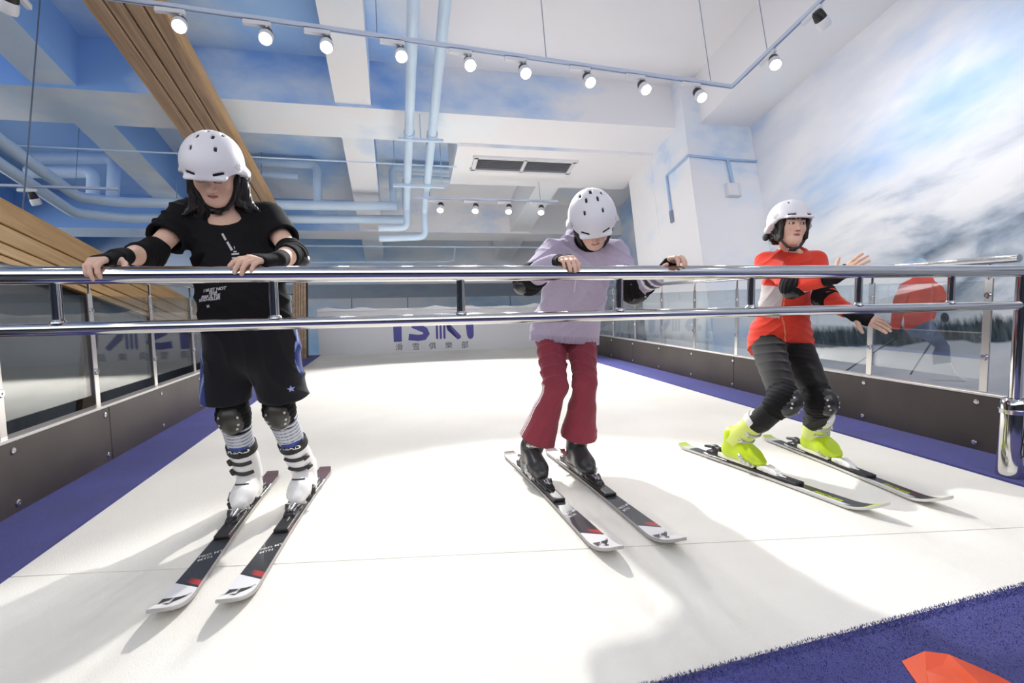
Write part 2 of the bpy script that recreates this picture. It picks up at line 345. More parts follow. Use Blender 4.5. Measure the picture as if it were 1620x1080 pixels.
def stroke(pts, w, cap=6):
    pts = [Vector(p) for p in pts]; L = []; R = []
    for i, p in enumerate(pts):
        t = (pts[min(i+1, len(pts)-1)]-pts[max(i-1, 0)]).normalized(); n = Vector((-t.y, t.x)); L.append(p+n*w/2); R.append(p-n*w/2)
    return [tuple(x) for x in L]+[tuple(x) for x in reversed(R)]
spts = [(.68, .66), (.60, .69), (.45, .68), (.36, .62), (.38, .54), (.5, .49), (.60, .44), (.63, .37), (.58, .30), (.46, .285), (.27, .31)]
lg(stroke(spts, .13))
for i in range(3): lg([(.82+i*.075, .55), (.865+i*.075, .55), (.865+i*.075, .27), (.842+i*.075, .235), (.82+i*.075, .27)])
lg([(.80, .70), (1.0, .70), (1.0, .56), (.80, .56)])
lg([(1.06, .42), (1.06, .72), (1.0, .72), (1.0, .60), (1.27, .225), (1.33, .26), (1.33, .30), (1.14, .52), (1.28, .72), (1.18, .72), (1.06, .54)])
lg([(1.42, .72), (1.60, .72), (1.60, .30), (1.575, .245), (1.53, .225), (1.485, .25), (1.46, .31)])
for i, ch in enumerate('滑雪俱樂部'):
    textpart('letter', ch, .155, mat('dark_logo_paint', '#4a4a55', .5), bp, D(-.005+i*.335, V1-.024, .055), EX, EZ)
# ------------------------------------------------------------------ timber
m = bpy.data.materials.new('oak_cladding'); m.use_nodes = True; q = NT(m); g_ = q.mapping(q.obj(), (9, .5, 9)); nz = q.noise(g_, 2.2, 8, .6, .6)
q.link(q.ramp(q.math('ADD', q.math('MULTIPLY', nz, .8), q.math('MULTIPLY', q.noise(q.obj(), .5, 3), .2)), ((.33, srgb('#a9834f')), (.5, srgb('#c39b66')), (.66, srgb('#d3ae7b')))), q.b.inputs['Base Color'])
q.b.inputs['Roughness'].default_value = .45; q.bump(nz, .15, .004); M_OAK = m
m = bpy.data.materials.new('weathered_oak'); m.use_nodes = True; q = NT(m); g_ = q.mapping(q.obj(), (9, .5, 9)); nz = q.noise(g_, 2.2, 8, .62, .6)
q.link(q.ramp(nz, ((.33, srgb('#8f7660')), (.5, srgb('#a88c71')), (.66, srgb('#bb9f83')))), q.b.inputs['Base Color']); q.b.inputs['Roughness'].default_value = .5; q.bump(nz, .2, .004); M_OAK2 = m
M_GROOVE = mat('groove_brown', '#3c2d20', .8)
tb = thing('timber_beam', 'overhead brown timber beam clad in grooved planks along the slope', 'timber beam', (-1.9, 6, 4.3))
MB().box(-2.16, -1.66, .5, 9.9, 4.315, 4.41).build('core', M_GROOVE, tb)
n = 4; w = .52/n
for i in range(n): MB().box(-2.175+i*w+.009, -2.175+(i+1)*w-.009, .5, 9.9, 4.285, 4.33).build('plank', M_OAK2, tb, bevel=.006, seg=1)
for x in (-2.178, -1.662): MB().box(x-.012, x+.012, .5, 9.9, 4.295, 4.42).build('side_board', M_OAK, tb, bevel=.004, seg=1)
tp = thing('timber_post', 'narrow timber post clad in slats at the top corner of the slope', 'timber post', (-1.76, 10, 2.4))
MB().box(-1.82, -1.60, 9.62, 9.86, 2.33, 4.31).build('core', M_GROOVE, tp)
for i in range(5): MB().box(-1.825+i*.047, -1.784+i*.047, 9.6, 9.63, 2.34, 4.31).build('slat', M_OAK2, tp)
tl = thing('timber_parapet', 'light oak plank-clad beam beside the barrier, rising towards the back', 'timber beam', (-2.75, 4.5, 2.3))
for (a, b) in ((.0, .185), (.195, .32), (.33, .41), (.42, .47)):
    MB().prism([(1.6, 2.72-b), (8.6, 2.96-b*.95), (8.6, 2.96-a*.95), (1.6, 2.72-a)], lambda y, z, t: (-2.7-t, y, z), 0, .05).build('plank', M_OAK, tl, bevel=.005, seg=1)
MB().prism([(1.6, 2.25), (8.6, 2.5), (8.6, 2.95), (1.6, 2.71)], lambda y, z, t: (-2.74-t, y, z), 0, .25).build('core', M_GROOVE, tl)
MB().prism([(1.6, ZF), (8.6, ZF), (8.6, 2.52), (1.6, 2.27)], lambda y, z, t: (-2.80-t, y, z), 0, .06).build('unlit_hall_sheet', mat('unlit_hall_dark', '#33363d', .6), tl)  # added dark sheet standing in for the unlit hall under the beam
for y in (2.4, 5.2, 8.2): MB().box(-2.98, -2.76, y-.1, y+.1, ZF, 2.5).build('support', M_GROOVE, tl)
# ------------------------------------------------------------------ barriers
M_CHROME = mat('polished_steel', '#d6d4d2', .07, 1.0)
M_BRUSH = mat('satin_steel_bar', '#d9d6d4', .22, 1.0)
M_ALU = mat('pale_aluminium_strip', '#d4d0cb', .35, .6)
m = bpy.data.materials.new('brown_black_kick_board'); m.use_nodes = True; q = NT(m)
q.link(q.ramp(q.noise(q.obj(), 2.5, 4), ((.3, srgb('#3a332f')), (.7, srgb('#4a423d')))), q.b.inputs['Base Color']); q.b.inputs['Roughness'].default_value = .42; M_KICK = m
m = bpy.data.materials.new('clear_acrylic'); m.use_nodes = True; q = NT(m); q.n.remove(q.b)
tr = q.add('ShaderNodeBsdfTransparent'); tr.inputs[0].default_value = (.93, .96, .97, 1); gl = q.add('ShaderNodeBsdfGlossy'); gl.inputs['Roughness'].default_value = .02
fr_ = q.add('ShaderNodeFresnel'); q.link(q.math('SUBTRACT', 2.2, q.math('MULTIPLY', q.add('ShaderNodeNewGeometry').outputs['Backfacing'], 2.2-1/2.2)), fr_.inputs[0]); mx = q.add('ShaderNodeMixShader'); q.link(fr_.outputs[0], mx.inputs[0]); q.link(tr.outputs[0], mx.inputs[1]); q.link(gl.outputs[0], mx.inputs[2])
q.link(mx.outputs[0], q.n['Material Output'].inputs[0]); M_GLASS = m
M_EDGE = mat('acrylic_edge', '#cfd8dc', .3)
def barrier(u, side, vs, label, vseam):
    """side=-1: left of the slope, +1: right. u is the face of the kick board"""
    t = thing('glass_barrier', label, 'barrier', D(u, vs[0], 0)); s = side
    fr = lambda a, b, c: D(u+s*a, b, c)
    for a, b in zip(vseam[:-1], vseam[1:]):
        k = MB().box(0, .03, a+.002, b-.002, -.02, .36, fr).build('kick_board', M_KICK, t, bevel=.003, seg=1)
        k['_w'] = t['_w']
        for v in vs:
            if a <= v < b:
                for w in (.055, .315):
                    MB().lathe([(.017, -.001), (.0165, .004), (.013, .0065), (.006, .0065), (.004, .004)], fr(0, v+.015, w), -s*EX, 16).build('screw_cap', M_CHROME, k, smooth='auto')
    MB().box(-.004, .075, vseam[0], vseam[-1], .36, .378, fr).build('top_strip', M_ALU, t, bevel=.003, seg=1)
    for v in vs:
        p = MB().box(.022, .032, v-.024, v+.024, .378, 1.09, fr).build('post', M_BRUSH, t, bevel=.002, seg=1); p['_w'] = t['_w']
        for w in (.60, .985):
            MB().lathe([(.021, 0), (.021, .006), (.017, .010), (.007, .010), (.006, .006)], fr(.022, v, w), -s*EX, 16).build('glass_bolt', M_CHROME, p, smooth='auto')
        MB().tube([fr(.027, v, 1.08), fr(.027, v, 1.19)], .008, 8).build('rod', M_CHROME, p, smooth='auto')
    for a, b in zip(vs[:-1], vs[1:]):
        MB().box(.036, .046, a+.006, b-.006, .455, 1.08, fr).build('glass_pane', M_GLASS, t)
    MB().tube([fr(.027, vs[0]-.15, 1.2), fr(.027, vs[-1]+.1, 1.2)], .024, 16).build('handrail', M_CHROME, t, smooth='auto')
    return t
LV = [2.09+.813*k for k in range(11)]; RV = [2.42+.793*k for k in range(11)]
barrier(-1.83, -1, LV, 'glazed barrier with steel posts and brown kick boards beside the oak beam', [1.4, 3.78, 6.2, 8.6, 10.5])
barrier(3.56, 1, RV, 'glazed barrier with steel posts and brown kick boards before the mural wall', [1.75, 4.8, 7.2, 10.5])
# ------------------------------------------------------------------ front rail across the slope
fr_t = thing('hand_rail', 'double polished steel hand rail crossing the slope in front of the skiers', 'railing', D(.8, 2.02, 0))
MB().tube([D(-1.58, 2.02, 1.112), D(3.26, 2.02, 1.112)], .0305, 24).build('top_tube', M_CHROME, fr_t, smooth='auto')
MB().tube([D(-1.58, 2.02, .932), D(3.26, 2.02, .932)], .0225, 24).build('lower_tube', M_CHROME, fr_t, smooth='auto')
for u in (-1.105, -.427, .259, .937, 1.582, 2.176, 2.744):
    b = MB().tube([D(u, 2.02, .94), D(u, 2.02, 1.1)], .0165, 16).build('baluster', M_CHROME, fr_t, smooth='auto'); b['_w'] = fr_t['_w']
    MB().lathe([(.024, 0), (.022, .006), (.017, .012)], D(u, 2.02, .952), EZ, 16).build('weld_collar', M_CHROME, b, smooth='auto')
def endpost(u, lab):
    ep = thing('rail_post', lab, 'post', D(u, 2.02, 0))
    MB().lathe([(.062, .012), (.064, .02), (.060, .05), (.060, .40), (.056, .425), (.046, .435), (.0, .436)], D(u, 2.02, 0), EZ, 28).build('sleeve', M_CHROME, ep, smooth='auto')
    MB().lathe([(.067, 0), (.067, .022), (.060, .024)], D(u, 2.02, .355), EZ, 28).build('collar', M_CHROME, ep, smooth='auto')
    MB().tube([D(u, 2.02, .43), D(u, 2.02, 1.14)], .027, 20).build('pole', M_CHROME, ep, smooth='auto')
    h = [D(u-.005, 1.955, .35), D(u-.008, 1.95, .28), D(u-.014, 1.948, .2), D(u-.022, 1.945, .15), D(u-.012, 1.943, .125), D(u+.006, 1.945, .135), D(u+.004, 1.947, .18), D(u-.004, 1.948, .205)]
    MB().tube(h, .005, 8).build('hook', mat('hook_steel', '#55524e', .3, .9), ep, smooth='auto')
    return ep
endpost(3.22, 'thick polished steel post with a hanging hook carrying the rail beside the mural wall')
endpost(-1.53, 'thick polished steel post carrying the rail beside the oak beam')
# ------------------------------------------------------------------ implicit surfaces -> smooth meshes
A3 = lambda v: np.array(v, dtype=np.float64)
def nrm(v): v = A3(v); return v/np.linalg.norm(v)
def smin(a, b, k):
    if k <= 0: return np.minimum(a, b)
    h = np.clip(.5+.5*(b-a)/k, 0, 1); return b*(1-h)+a*h-k*h*(1-h)
def smax(a, b, k): return -smin(-a, -b, k)
class Prim:
    def __init__(s, f, lo, hi, k=.01, op='u'): s.f = f; s.lo = A3(lo); s.hi = A3(hi); s.k = k; s.op = op
def cone(a, b, ra, rb, k=.01, flat=None, op='u'):
    """tapered capsule; flat=(axis, factor<1) squeezes it along axis"""
    a = A3(a); b = A3(b); R = max(ra, rb)*1.05+.004
    if flat is None:
        ba = b-a; bb = ba@ba+1e-12
        def f(p):
            pa = p-a; h = np.clip(pa@ba/bb, 0, 1); return np.linalg.norm(pa-h[:, None]*ba, axis=1)-(ra+(rb-ra)*h)
    else:
        n = nrm(flat[0]); s = flat[1]; e = 1/s-1; ba = b-a; ba = ba+n*(ba@n)*e; bb = ba@ba+1e-12; q = math.sqrt(s)
        def f(p):
            pa = p-a; pa = pa+(pa@n)[:, None]*(n*e); h = np.clip(pa@ba/bb, 0, 1); return (np.linalg.norm(pa-h[:, None]*ba, axis=1)-(ra+(rb-ra)*h))*q
    return Prim(f, np.minimum(a, b)-R, np.maximum(a, b)+R, k, op)
def ball(c, r, k=.01, op='u'): return cone(c, A3(c)+1e-6, r, r, k, None, op)
def ellip(c, r, k=.01, op='u', R=None):
    c = A3(c); r = A3(r); R = np.eye(3) if R is None else A3(R)
    def f(p):
        q = (p-c)@R; kk = np.linalg.norm(q/r, axis=1); k2 = np.linalg.norm(q/(r*r), axis=1)+1e-9; return kk*(kk-1)/k2
    m = r.max()*1.05+.004; return Prim(f, c-m, c+m, k, op)
def rbox(c, h, r, R=None, k=.005, op='u'):
    c = A3(c); h = A3(h)-r; R = np.eye(3) if R is None else A3(R)
    def f(p):
        q = np.abs((p-c)@R)-h; return np.linalg.norm(np.maximum(q, 0), axis=1)+np.minimum(q.max(1), 0)-r
    m = np.linalg.norm(A3(h)+r)+.004; return Prim(f, c-m, c+m, k, op)
def evalp(prims, pts, post=None):
    d = None
    for P in prims:
        v = P.f(pts)
        if P.op == 'u': d = v if d is None else smin(d, v, P.k)
        elif d is not None: d = smax(d, -v, P.k)
    if d is None: d = np.full(len(pts), 1.0)
    if post is not None: d = post(d, pts)
    return d
def mesh_sdf(prims, h, post=None, pad=.02, B=14, slack=1.9):
    lo = np.min([p.lo for p in prims if p.op == 'u'], 0)-pad; hi = np.max([p.hi for p in prims if p.op == 'u'], 0)+pad
    nb = np.ceil((hi-lo)/(h*B)).astype(int); N = nb*B
    G = np.ones(N, np.float32)
    bx = np.stack(np.meshgrid(*[np.arange(n) for n in nb], indexing='ij'), -1).reshape(-1, 3)
    cen = lo+(bx+.5)*(B*h)-.5*h
    dc = np.full(len(cen), 9.0); near = np.zeros(len(cen), bool); rad = B*h*.87
    los = A3([p.lo for p in prims]); his = A3([p.hi for p in prims])
    for p in prims:
        if p.op != 'u': continue
        near |= np.all((cen > p.lo-rad-.03) & (cen < p.hi+rad+.03), axis=1)
    idx = np.where(near)[0]
    if len(idx): dc[idx] = evalp(prims, cen[idx], post)
    loc = np.stack(np.meshgrid(*[np.arange(B)]*3, indexing='ij'), -1).reshape(-1, 3)
    for i in range(len(cen)):
        b = bx[i]*B
        if not near[i] or abs(dc[i]) > rad*slack:
            if dc[i] < 0: G[b[0]:b[0]+B, b[1]:b[1]+B, b[2]:b[2]+B] = -1
            continue
        pts = lo+(b+loc)*h; c0 = pts[0]; c1 = pts[-1]
        sel = [p for j, p in enumerate(prims) if np.all(los[j]-p.k-.012 < c1) and np.all(his[j]+p.k+.012 > c0)]
        if not any(p.op == 'u' for p in sel): continue
        G[b[0]:b[0]+B, b[1]:b[1]+B, b[2]:b[2]+B] = evalp(sel, pts, post).reshape(B, B, B)
    s = G < 0
    c = np.zeros(tuple(np.array(G.shape)-1), np.int8)
    cs = [(0, 0, 0), (1, 0, 0), (0, 1, 0), (1, 1, 0), (0, 0, 1), (1, 0, 1), (0, 1, 1), (1, 1, 1)]
    n0, n1, n2 = G.shape
    for a, b, e in cs: c += s[a:n0-1+a, b:n1-1+b, e:n2-1+e]
    cells = np.argwhere((c > 0) & (c < 8))
    if len(cells) == 0: return np.zeros((0, 3)), np.zeros((0, 4), int)
    val = np.stack([G[cells[:, 0]+a, cells[:, 1]+b, cells[:, 2]+e] for a, b, e in cs], 1).astype(np.float64); cs = A3(cs)
    acc = np.zeros((len(cells), 3)); cnt = np.zeros(len(cells))
    for a in range(8):
        for b in range(a+1, 8):
            if np.abs(cs[a]-cs[b]).sum() != 1: continue
            m = (val[:, a] < 0) != (val[:, b] < 0); t = val[m, a]/(val[m, a]-val[m, b]); acc[m] += cs[a]+(cs[b]-cs[a])*t[:, None]; cnt[m] += 1
    V = lo+(cells+acc/cnt[:, None])*h
    key = (cells[:, 0]*n1+cells[:, 1])*n2+cells[:, 2]      # argwhere order is sorted
    F = []
    for ax in range(3):
        o1, o2 = [(1, 2), (2, 0), (0, 1)][ax]
        sh = [slice(None)]*3; sh[ax] = slice(0, -1); s0 = s[tuple(sh)]; sh[ax] = slice(1, None); s1 = s[tuple(sh)]
        e = np.argwhere(s0 != s1); 
        e = e[(e[:, o1] > 0) & (e[:, o2] > 0)]
        fl = s[e[:, 0], e[:, 1], e[:, 2]]
        q = []
        for d1, d2 in ((0, 0), (1, 0), (1, 1), (0, 1)):
            cc = e.copy(); cc[:, o1] -= d1; cc[:, o2] -= d2; kk = (cc[:, 0]*n1+cc[:, 1])*n2+cc[:, 2]; ii = np.searchsorted(key, kk); ii = np.clip(ii, 0, len(key)-1); q.append(np.where(key[ii] == kk, ii, -1))
        q = np.stack(q, 1); ok = (q >= 0).all(1); q = q[ok]; fl = fl[ok]; q[~fl] = q[~fl][:, ::-1]; F.append(q)
    return V, np.concatenate(F)
def smooth_mesh(V, F, it=1, lam=.5):
    e = np.concatenate([F[:, [0, 1]], F[:, [1, 2]], F[:, [2, 3]], F[:, [3, 0]]]); n = len(V)
    for _ in range(it):
        acc = np.zeros((n, 3)); cnt = np.zeros(n)
        for a, b in ((0, 1), (1, 0)):
            for k in range(3): acc[:, k] += np.bincount(e[:, a], V[e[:, b], k], n)
            cnt += np.bincount(e[:, a], minlength=n)
        V = V+lam*(acc/np.maximum(cnt, 1)[:, None]-V)
    return V
def sdf_mesh(name, prims, h, mats, post=None, color=None, base=(0, 0, 0), sm=1, matidx=None):
    V, F = mesh_sdf(prims, h, post)
    V = smooth_mesh(V, F, sm) if sm else V
    me = bpy.data.meshes.new(name); me.vertices.add(len(V)); me.loops.add(len(F)*4); me.polygons.add(len(F))
    me.vertices.foreach_set('co', (V-A3(base)).astype(np.float32).ravel()); me.loops.foreach_set('vertex_index', F.astype(np.int32).ravel())
    me.polygons.foreach_set('loop_start', np.arange(0, len(F)*4, 4, dtype=np.int32)); me.polygons.foreach_set('use_smooth', np.ones(len(F), bool))
    for m in (mats if isinstance(mats, (list, tuple)) else [mats]): me.materials.append(m)
    if matidx is not None: me.polygons.foreach_set('material_index', matidx(V[F].mean(1)).astype(np.int32))
    me.update(calc_edges=True)
    if color is not None:
        a = me.color_attributes.new('Col', 'FLOAT_COLOR', 'POINT'); c = np.ones((len(V), 4), np.float32); c[:, :3] = color(V); a.data.foreach_set('color', c.ravel())
    return me
def sdf_part(name, prims, h, mats, parent, **k):
    return link(name, sdf_mesh(name, prims, h, mats, base=parent['_w'], **k), parent)
def bvh_of(o):
    me = o.data; mw = Vector(o.parent['_w']) if o.parent is not None and '_w' in o.parent else Vector((0, 0, 0))
    return BVHTree.FromPolygons([v.co+mw for v in me.vertices], [tuple(p.vertices) for p in me.polygons])
_W = [(nrm(RNG.normal(size=3)), RNG.uniform(0, 6.28), RNG.uniform(.7, 1.4)) for _ in range(40)]
def wob(p, f, seed=0, n=6):
    r = 0
    for i in range(n):
        d, ph, s = _W[(seed*5+i) % 40]; r = r+np.sin(p@d*f*s+ph)
    return r/n
def folds(p, d, f, seed=0, warp=1.6):
    s = np.sin(p@nrm(d)*f+warp*wob(p, 11, seed, 4)*2.2); return (1-np.abs(s))**2*np.clip(.5+1.2*wob(p, 9, seed+2, 4), 0, 1)
def lin(h): return np.array(srgb(h)[:3])
def vcol_mat(name, rough=.6, spec=.35, bump=None, sss=0, sheen=0):
    m = bpy.data.materials.new(name); m.use_nodes = True; q = NT(m); a = q.add('ShaderNodeAttribute', attribute_name='Col')
    nz = q.noise(q.obj(), 60, 4); 
    q.link(q.mix(q.mapr(nz, .3, .7, 0, .12), a.outputs['Color'], q.mix(.5, a.outputs['Color'], (0, 0, 0, 1))), q.b.inputs['Base Color'])
    q.b.inputs['Roughness'].default_value = rough; q.b.inputs['Specular IOR Level'].default_value = spec
    if sss: q.b.inputs['Subsurface Weight'].default_value = sss; q.b.inputs['Subsurface Radius'].default_value = (.012, .005, .003)
    if sheen: q.b.inputs['Sheen Weight'].default_value = sheen
    if bump: q.bump(q.noise(q.obj(), bump[0], 4), bump[1], bump[2])
    return m
# ------------------------------------------------------------------ skis, bindings, boots, helmets (built once per kind, local frames)
I3 = np.eye(3)
def ski_profile(L0, L1, sh, wa, ta, n=60):
    """y from -L0 (tail) to L1 (tip): half widths and rise"""
    out = []
    for i in range(n+1):
        y = -L0+(L0+L1)*i/n; t = (y+L0)/(L0+L1)
        w = wa+(sh-wa)*max(0, (t-.42)/.46)**1.8 if t > .42 else wa+(ta-wa)*((.42-t)/.42)**1.8
        if t > .88: w = sh*math.sqrt(max(0, 1-((t-.88)/.12)**2.6))*.92+.08*sh*(1-t)/.12
        if t < .03: w *= .75+.25*t/.03
        z = .004+(.062*((t-.86)/.14)**2 if t > .86 else 0)+(.014*((.05-t)/.05)**2 if t < .05 else 0)
        out.append((y, max(w, .012), z))
    return out
def ski_mesh(L0, L1, sh, wa, ta, mats):
    pr = ski_profile(L0, L1, sh, wa, ta); vs = []; fs = []; mi = []; th = .013
    for y, w, z in pr:
        vs += [(-w, y, z), (w, y, z), (w, y, z+th*.5), (w*.94, y, z+th), (-w*.94, y, z+th), (-w, y, z+th*.5)]
    for i in range(len(pr)-1):
        a = i*6; b = a+6
        for k in range(6):
            fs.append((a+k, a+(k+1) % 6, b+(k+1) % 6, b+k)); mi.append(0 if k == 3 else 1)
    fs += [tuple(range(5, -1, -1)), tuple((len(pr)-1)*6+k for k in range(6))]; mi += [1, 1]
    me = bpy.data.meshes.new('ski'); me.from_pydata(vs, [], fs)
    for m in mats: me.materials.append(m)
    me.polygons.foreach_set('material_index', mi); me.update(); return me
def skimat(kind):
    m = bpy.data.materials.new('ski_top_'+kind); m.use_nodes = True; q = NT(m); x, y, z = q.sep(q.obj()); q.b.inputs['Roughness'].default_value = .3
    q.b.inputs['Coat Weight'].default_value = .3
    nz = q.noise(q.mapping(q.obj(), (30, 6, 1)), 2, 5, .7)
    if kind == 'dark':
        s = q.math('ADD', y, q.math('MULTIPLY', x, .55)); s2 = q.math('ADD', s, q.math('MULTIPLY', q.math('SUBTRACT', nz, .5), .02))
        f = q.mapr(s, -.6, 1.1)
        st = lambda v: (v+.6)/1.7
        base = q.ramp(f, ((0, srgb('#6d5558')), (st(-.33), srgb('#54454a')), (st(-.12), srgb('#33363a')), (st(.22), srgb('#34373b')), (st(.70), srgb('#2f3237')), (st(.712), srgb('#e6e4e4'))), 'CONSTANT')
        # red flashes
        rf = q.math('MULTIPLY', q.mapr(nz, .47, .56), q.math('MULTIPLY', q.mapr(s2, .25, .28), q.mapr(s2, .36, .32)))
        c = q.mix(rf, base, srgb('#a3373a'))
        rt = q.math('MULTIPLY', q.mapr(s, .665, .668), q.math('MULTIPLY', q.mapr(s, .702, .698), q.mapr(x, .008, -.014)))
        c = q.mix(rt, c, srgb('#b23334'))
        sp = q.math('MULTIPLY', q.mapr(q.noise(q.obj(), 160, 2, .9), .66, .7), q.mapr(y, .72, .70)); c = q.mix(q.math('MULTIPLY', sp, .6), c, srgb('#a89ea0'))
        q.link(c, q.b.inputs['Base Color'])
    else:
        f = q.mapr(y, -.6, 1.0); st = lambda v: (v+.6)/1.6
        base = q.ramp(f, ((0, srgb('#b9cf4a')), (st(-.46), srgb('#c9cbc6')), (st(-.40), srgb('#2b2a2b')), (st(.66), srgb('#2b2a2b')), (st(.70), srgb('#c4d632'))), 'CONSTANT')
        wl = q.math('MULTIPLY', q.mapr(q.math('ADD', x, q.math('MULTIPLY', y, -.012)), .014, .016), q.mapr(y, .30, .34)); wl = q.math('MULTIPLY', wl, q.mapr(y, .64, .60))
        c = q.mix(wl, base, srgb('#e4e4ea')); q.link(c, q.b.inputs['Base Color'])
    return m
M_SKI_D, M_SKI_G = skimat('dark'), skimat('green')
M_SIDE_D = mat('ski_side_grey', '#a9a5a3', .35); M_SIDE_G = mat('ski_side_white_black', '#c9c6c0', .35)
M_BLK = mat('black_plastic', '#1d1c1e', .4); M_CHR2 = mat('binding_silver', '#b9b9bd', .25, .7); M_WPL = mat('white_plastic', '#eceae8', .35)
M_PRINT = mat('pale_print', '#d7d6d8', .5); M_PRINTG = mat('green_print', '#c4d632', .5); M_LOGOK = mat('black_print', '#26262a', .5)
ME_SKI_D = ski_mesh(.50, .96, .050, .036, .044, [M_SKI_D, M_SIDE_D]); ME_SKI_G = ski_mesh(.50, .78, .050, .034, .042, [M_SKI_G, M_SIDE_G])
def loc_mesh(name, prims, h, m, **k): return sdf_mesh(name, prims, h, m, **k)
# binding parts (local ski frame: y forward, boot centre at 0, ski top at z=.017)
zt = .017
def b_plate(): return [rbox((0, .06, zt+.008), (.031, .30, .009), .004)]
def b_toe():
    return [rbox((0, .185, zt+.018), (.026, .055, .012), .006), cone((-.02, .165, zt+.036), (-.012, .215, zt+.03), .014, .011, .012), cone((.02, .165, zt+.036), (.012, .215, zt+.03), .014, .011, .012),
            cone((-.034, .15, zt+.04), (-.022, .18, zt+.036), .008, .011, .006), cone((.034, .15, zt+.04), (.022, .18, zt+.036), .008, .011, .006), cone((0, .22, zt+.012), (0, .275, zt+.006), .016, .012, .01)]
def b_toe_cover(): return [cone((-.007, .165, zt+.049), (-.003, .215, zt+.041), .0085, .006, .005), cone((.012, .168, zt+.047), (.009, .205, zt+.042), .006, .005, .004)]
def b_heel():
    return [rbox((0, -.20, zt+.018), (.027, .06, .014), .006), cone((0, -.175, zt+.04), (0, -.215, zt+.05), .024, .02, .015), cone((0, -.205, zt+.06), (0, -.29, zt+.045), .012, .009, .01),
            cone((-.02, -.16, zt+.058), (.02, -.16, zt+.058), .012, .012, .008)]
def b_brake(): return [cone((-.038, -.09, zt+.012), (-.045, -.225, zt+.012), .004, .004, .003), cone((.038, -.09, zt+.012), (.045, -.225, zt+.012), .004, .004, .003), cone((-.038, -.09, zt+.012), (.038, -.09, zt+.012), .004, .004, .003),
                       cone((-.045, -.225, zt+.012), (-.046, -.255, zt+.016), .007, .006, .004), cone((.045, -.225, zt+.012), (.046, -.255, zt+.016), .007, .006, .004)]
ME_B = dict(plate=loc_mesh('binding_plate', b_plate(), .004, M_BLK), toe=loc_mesh('toe_piece', b_toe(), .003, M_BLK), toe_w=loc_mesh('toe_piece', b_toe(), .003, M_WPL), cover=loc_mesh('toe_cover', b_toe_cover(), .003, M_CHR2),
            heel=loc_mesh('heel_piece', b_heel(), .003, M_BLK), brake=loc_mesh('ski_brake', b_brake(), .003, M_CHR2))
def local_poly(name, polys, m, z):
    mb_ = MB()
    for p in polys: mb_.add([(a, b, z) for a, b in p], [tuple(range(len(p)))])
    me = bpy.data.meshes.new(name); me.from_pydata(mb_.v, [], mb_.f); me.materials.append(m); me.update(); return me
def local_text(name, body, size, m, origin, xd, yd, **k):
    me = txtmesh(body, size, **k); o = Vector(origin); xd = Vector(xd); yd = Vector(yd)
    for v in me.vertices: v.co = o+xd*v.co.x+yd*v.co.y
    me.materials.clear(); me.materials.append(m); return me
tipz = lambda y: .0185+max(0, .062*(((y+.5)/1.46-.86)/.14)**2 if (y+.5)/1.46 > .86 else 0)
_l = local_poly('tip_logo', [[(-.036, .79), (.0, .845), (.002, .80)], [(.004, .80), (.036, .845), (.038, .80)], [(-.01, .845), (.0, .862), (.02, .85)], [(-.04, .775), (.044, .85), (.044, .853), (-.04, .778)]], M_LOGOK, 0)
bmx = bmesh.new(); bmx.from_mesh(_l); bmesh.ops.triangulate(bmx, faces=bmx.faces)
for _ in range(3): bmesh.ops.subdivide_edges(bmx, edges=bmx.edges[:], cuts=1); bmesh.ops.triangulate(bmx, faces=bmx.faces)
for v in bmx.verts: v.co.z = tipz(v.co.y)+.0006
bmx.to_mesh(_l); bmx.free(); ME_TIPLOGO = _l
ME_SKITXT = [local_text('lettering', t, .024, M_PRINT, (.033-.006*i, .515+.028*i, .0180), (-.88, -.47, 0), (.47, -.88, 0), bold=.0003, shear=.25) for i, t in enumerate(('PRO MT', 'MTN'))]
ME_SKITXT_G = [local_text('lettering', 'FISCHER', .034, M_PRINTG, (.024, .44, .0180), (0, 1, 0), (-1, 0, 0), bold=.0008, shear=.2, sx=1.15)]
def deckmat(u, v, dirx, diry, w=0):
    """matrix whose local y points along (dirx,diry) on the deck, z = deck normal"""
    n = math.hypot(dirx, diry); fy = Vector((EX*dirx+EY*diry)/n); fz = Vector(EZ); fx = fy.cross(fz); p = D(u, v, w)
    return Matrix(((fx.x, fy.x, fz.x, p.x), (fx.y, fy.y, fz.y, p.y), (fx.z, fy.z, fz.z, p.z), (0, 0, 0, 1)))
def make_ski(kind, M, label, roll=0):
    o = bpy.data.objects.new('ski', None); COL.objects.link(o); o.matrix_world = M @ Matrix.Rotation(roll, 4, 'Y'); tag(o, label, 'ski', 'skis on the slope')
    def ch(nm, me): c = bpy.data.objects.new(nm, me); COL.objects.link(c); c.parent = o; return c
    bd = ch('board', ME_SKI_D if kind == 'dark' else ME_SKI_G)
    for me in (ME_SKITXT if kind == 'dark' else ME_SKITXT_G):
        c = bpy.data.objects.new('lettering', me); COL.objects.link(c); c.parent = bd
    if kind == 'dark':
        c = bpy.data.objects.new('tip_logo', ME_TIPLOGO); COL.objects.link(c); c.parent = bd
    ch('binding_plate', ME_B['plate']); t = ch('toe_piece', ME_B['toe'] if kind == 'dark' else ME_B['toe_w']); 
    if kind == 'dark':
        c = bpy.data.objects.new('toe_cover', ME_B['cover']); COL.objects.link(c); c.parent = t
    ch('heel_piece', ME_B['heel']); ch('brake', ME_B['brake']); return o
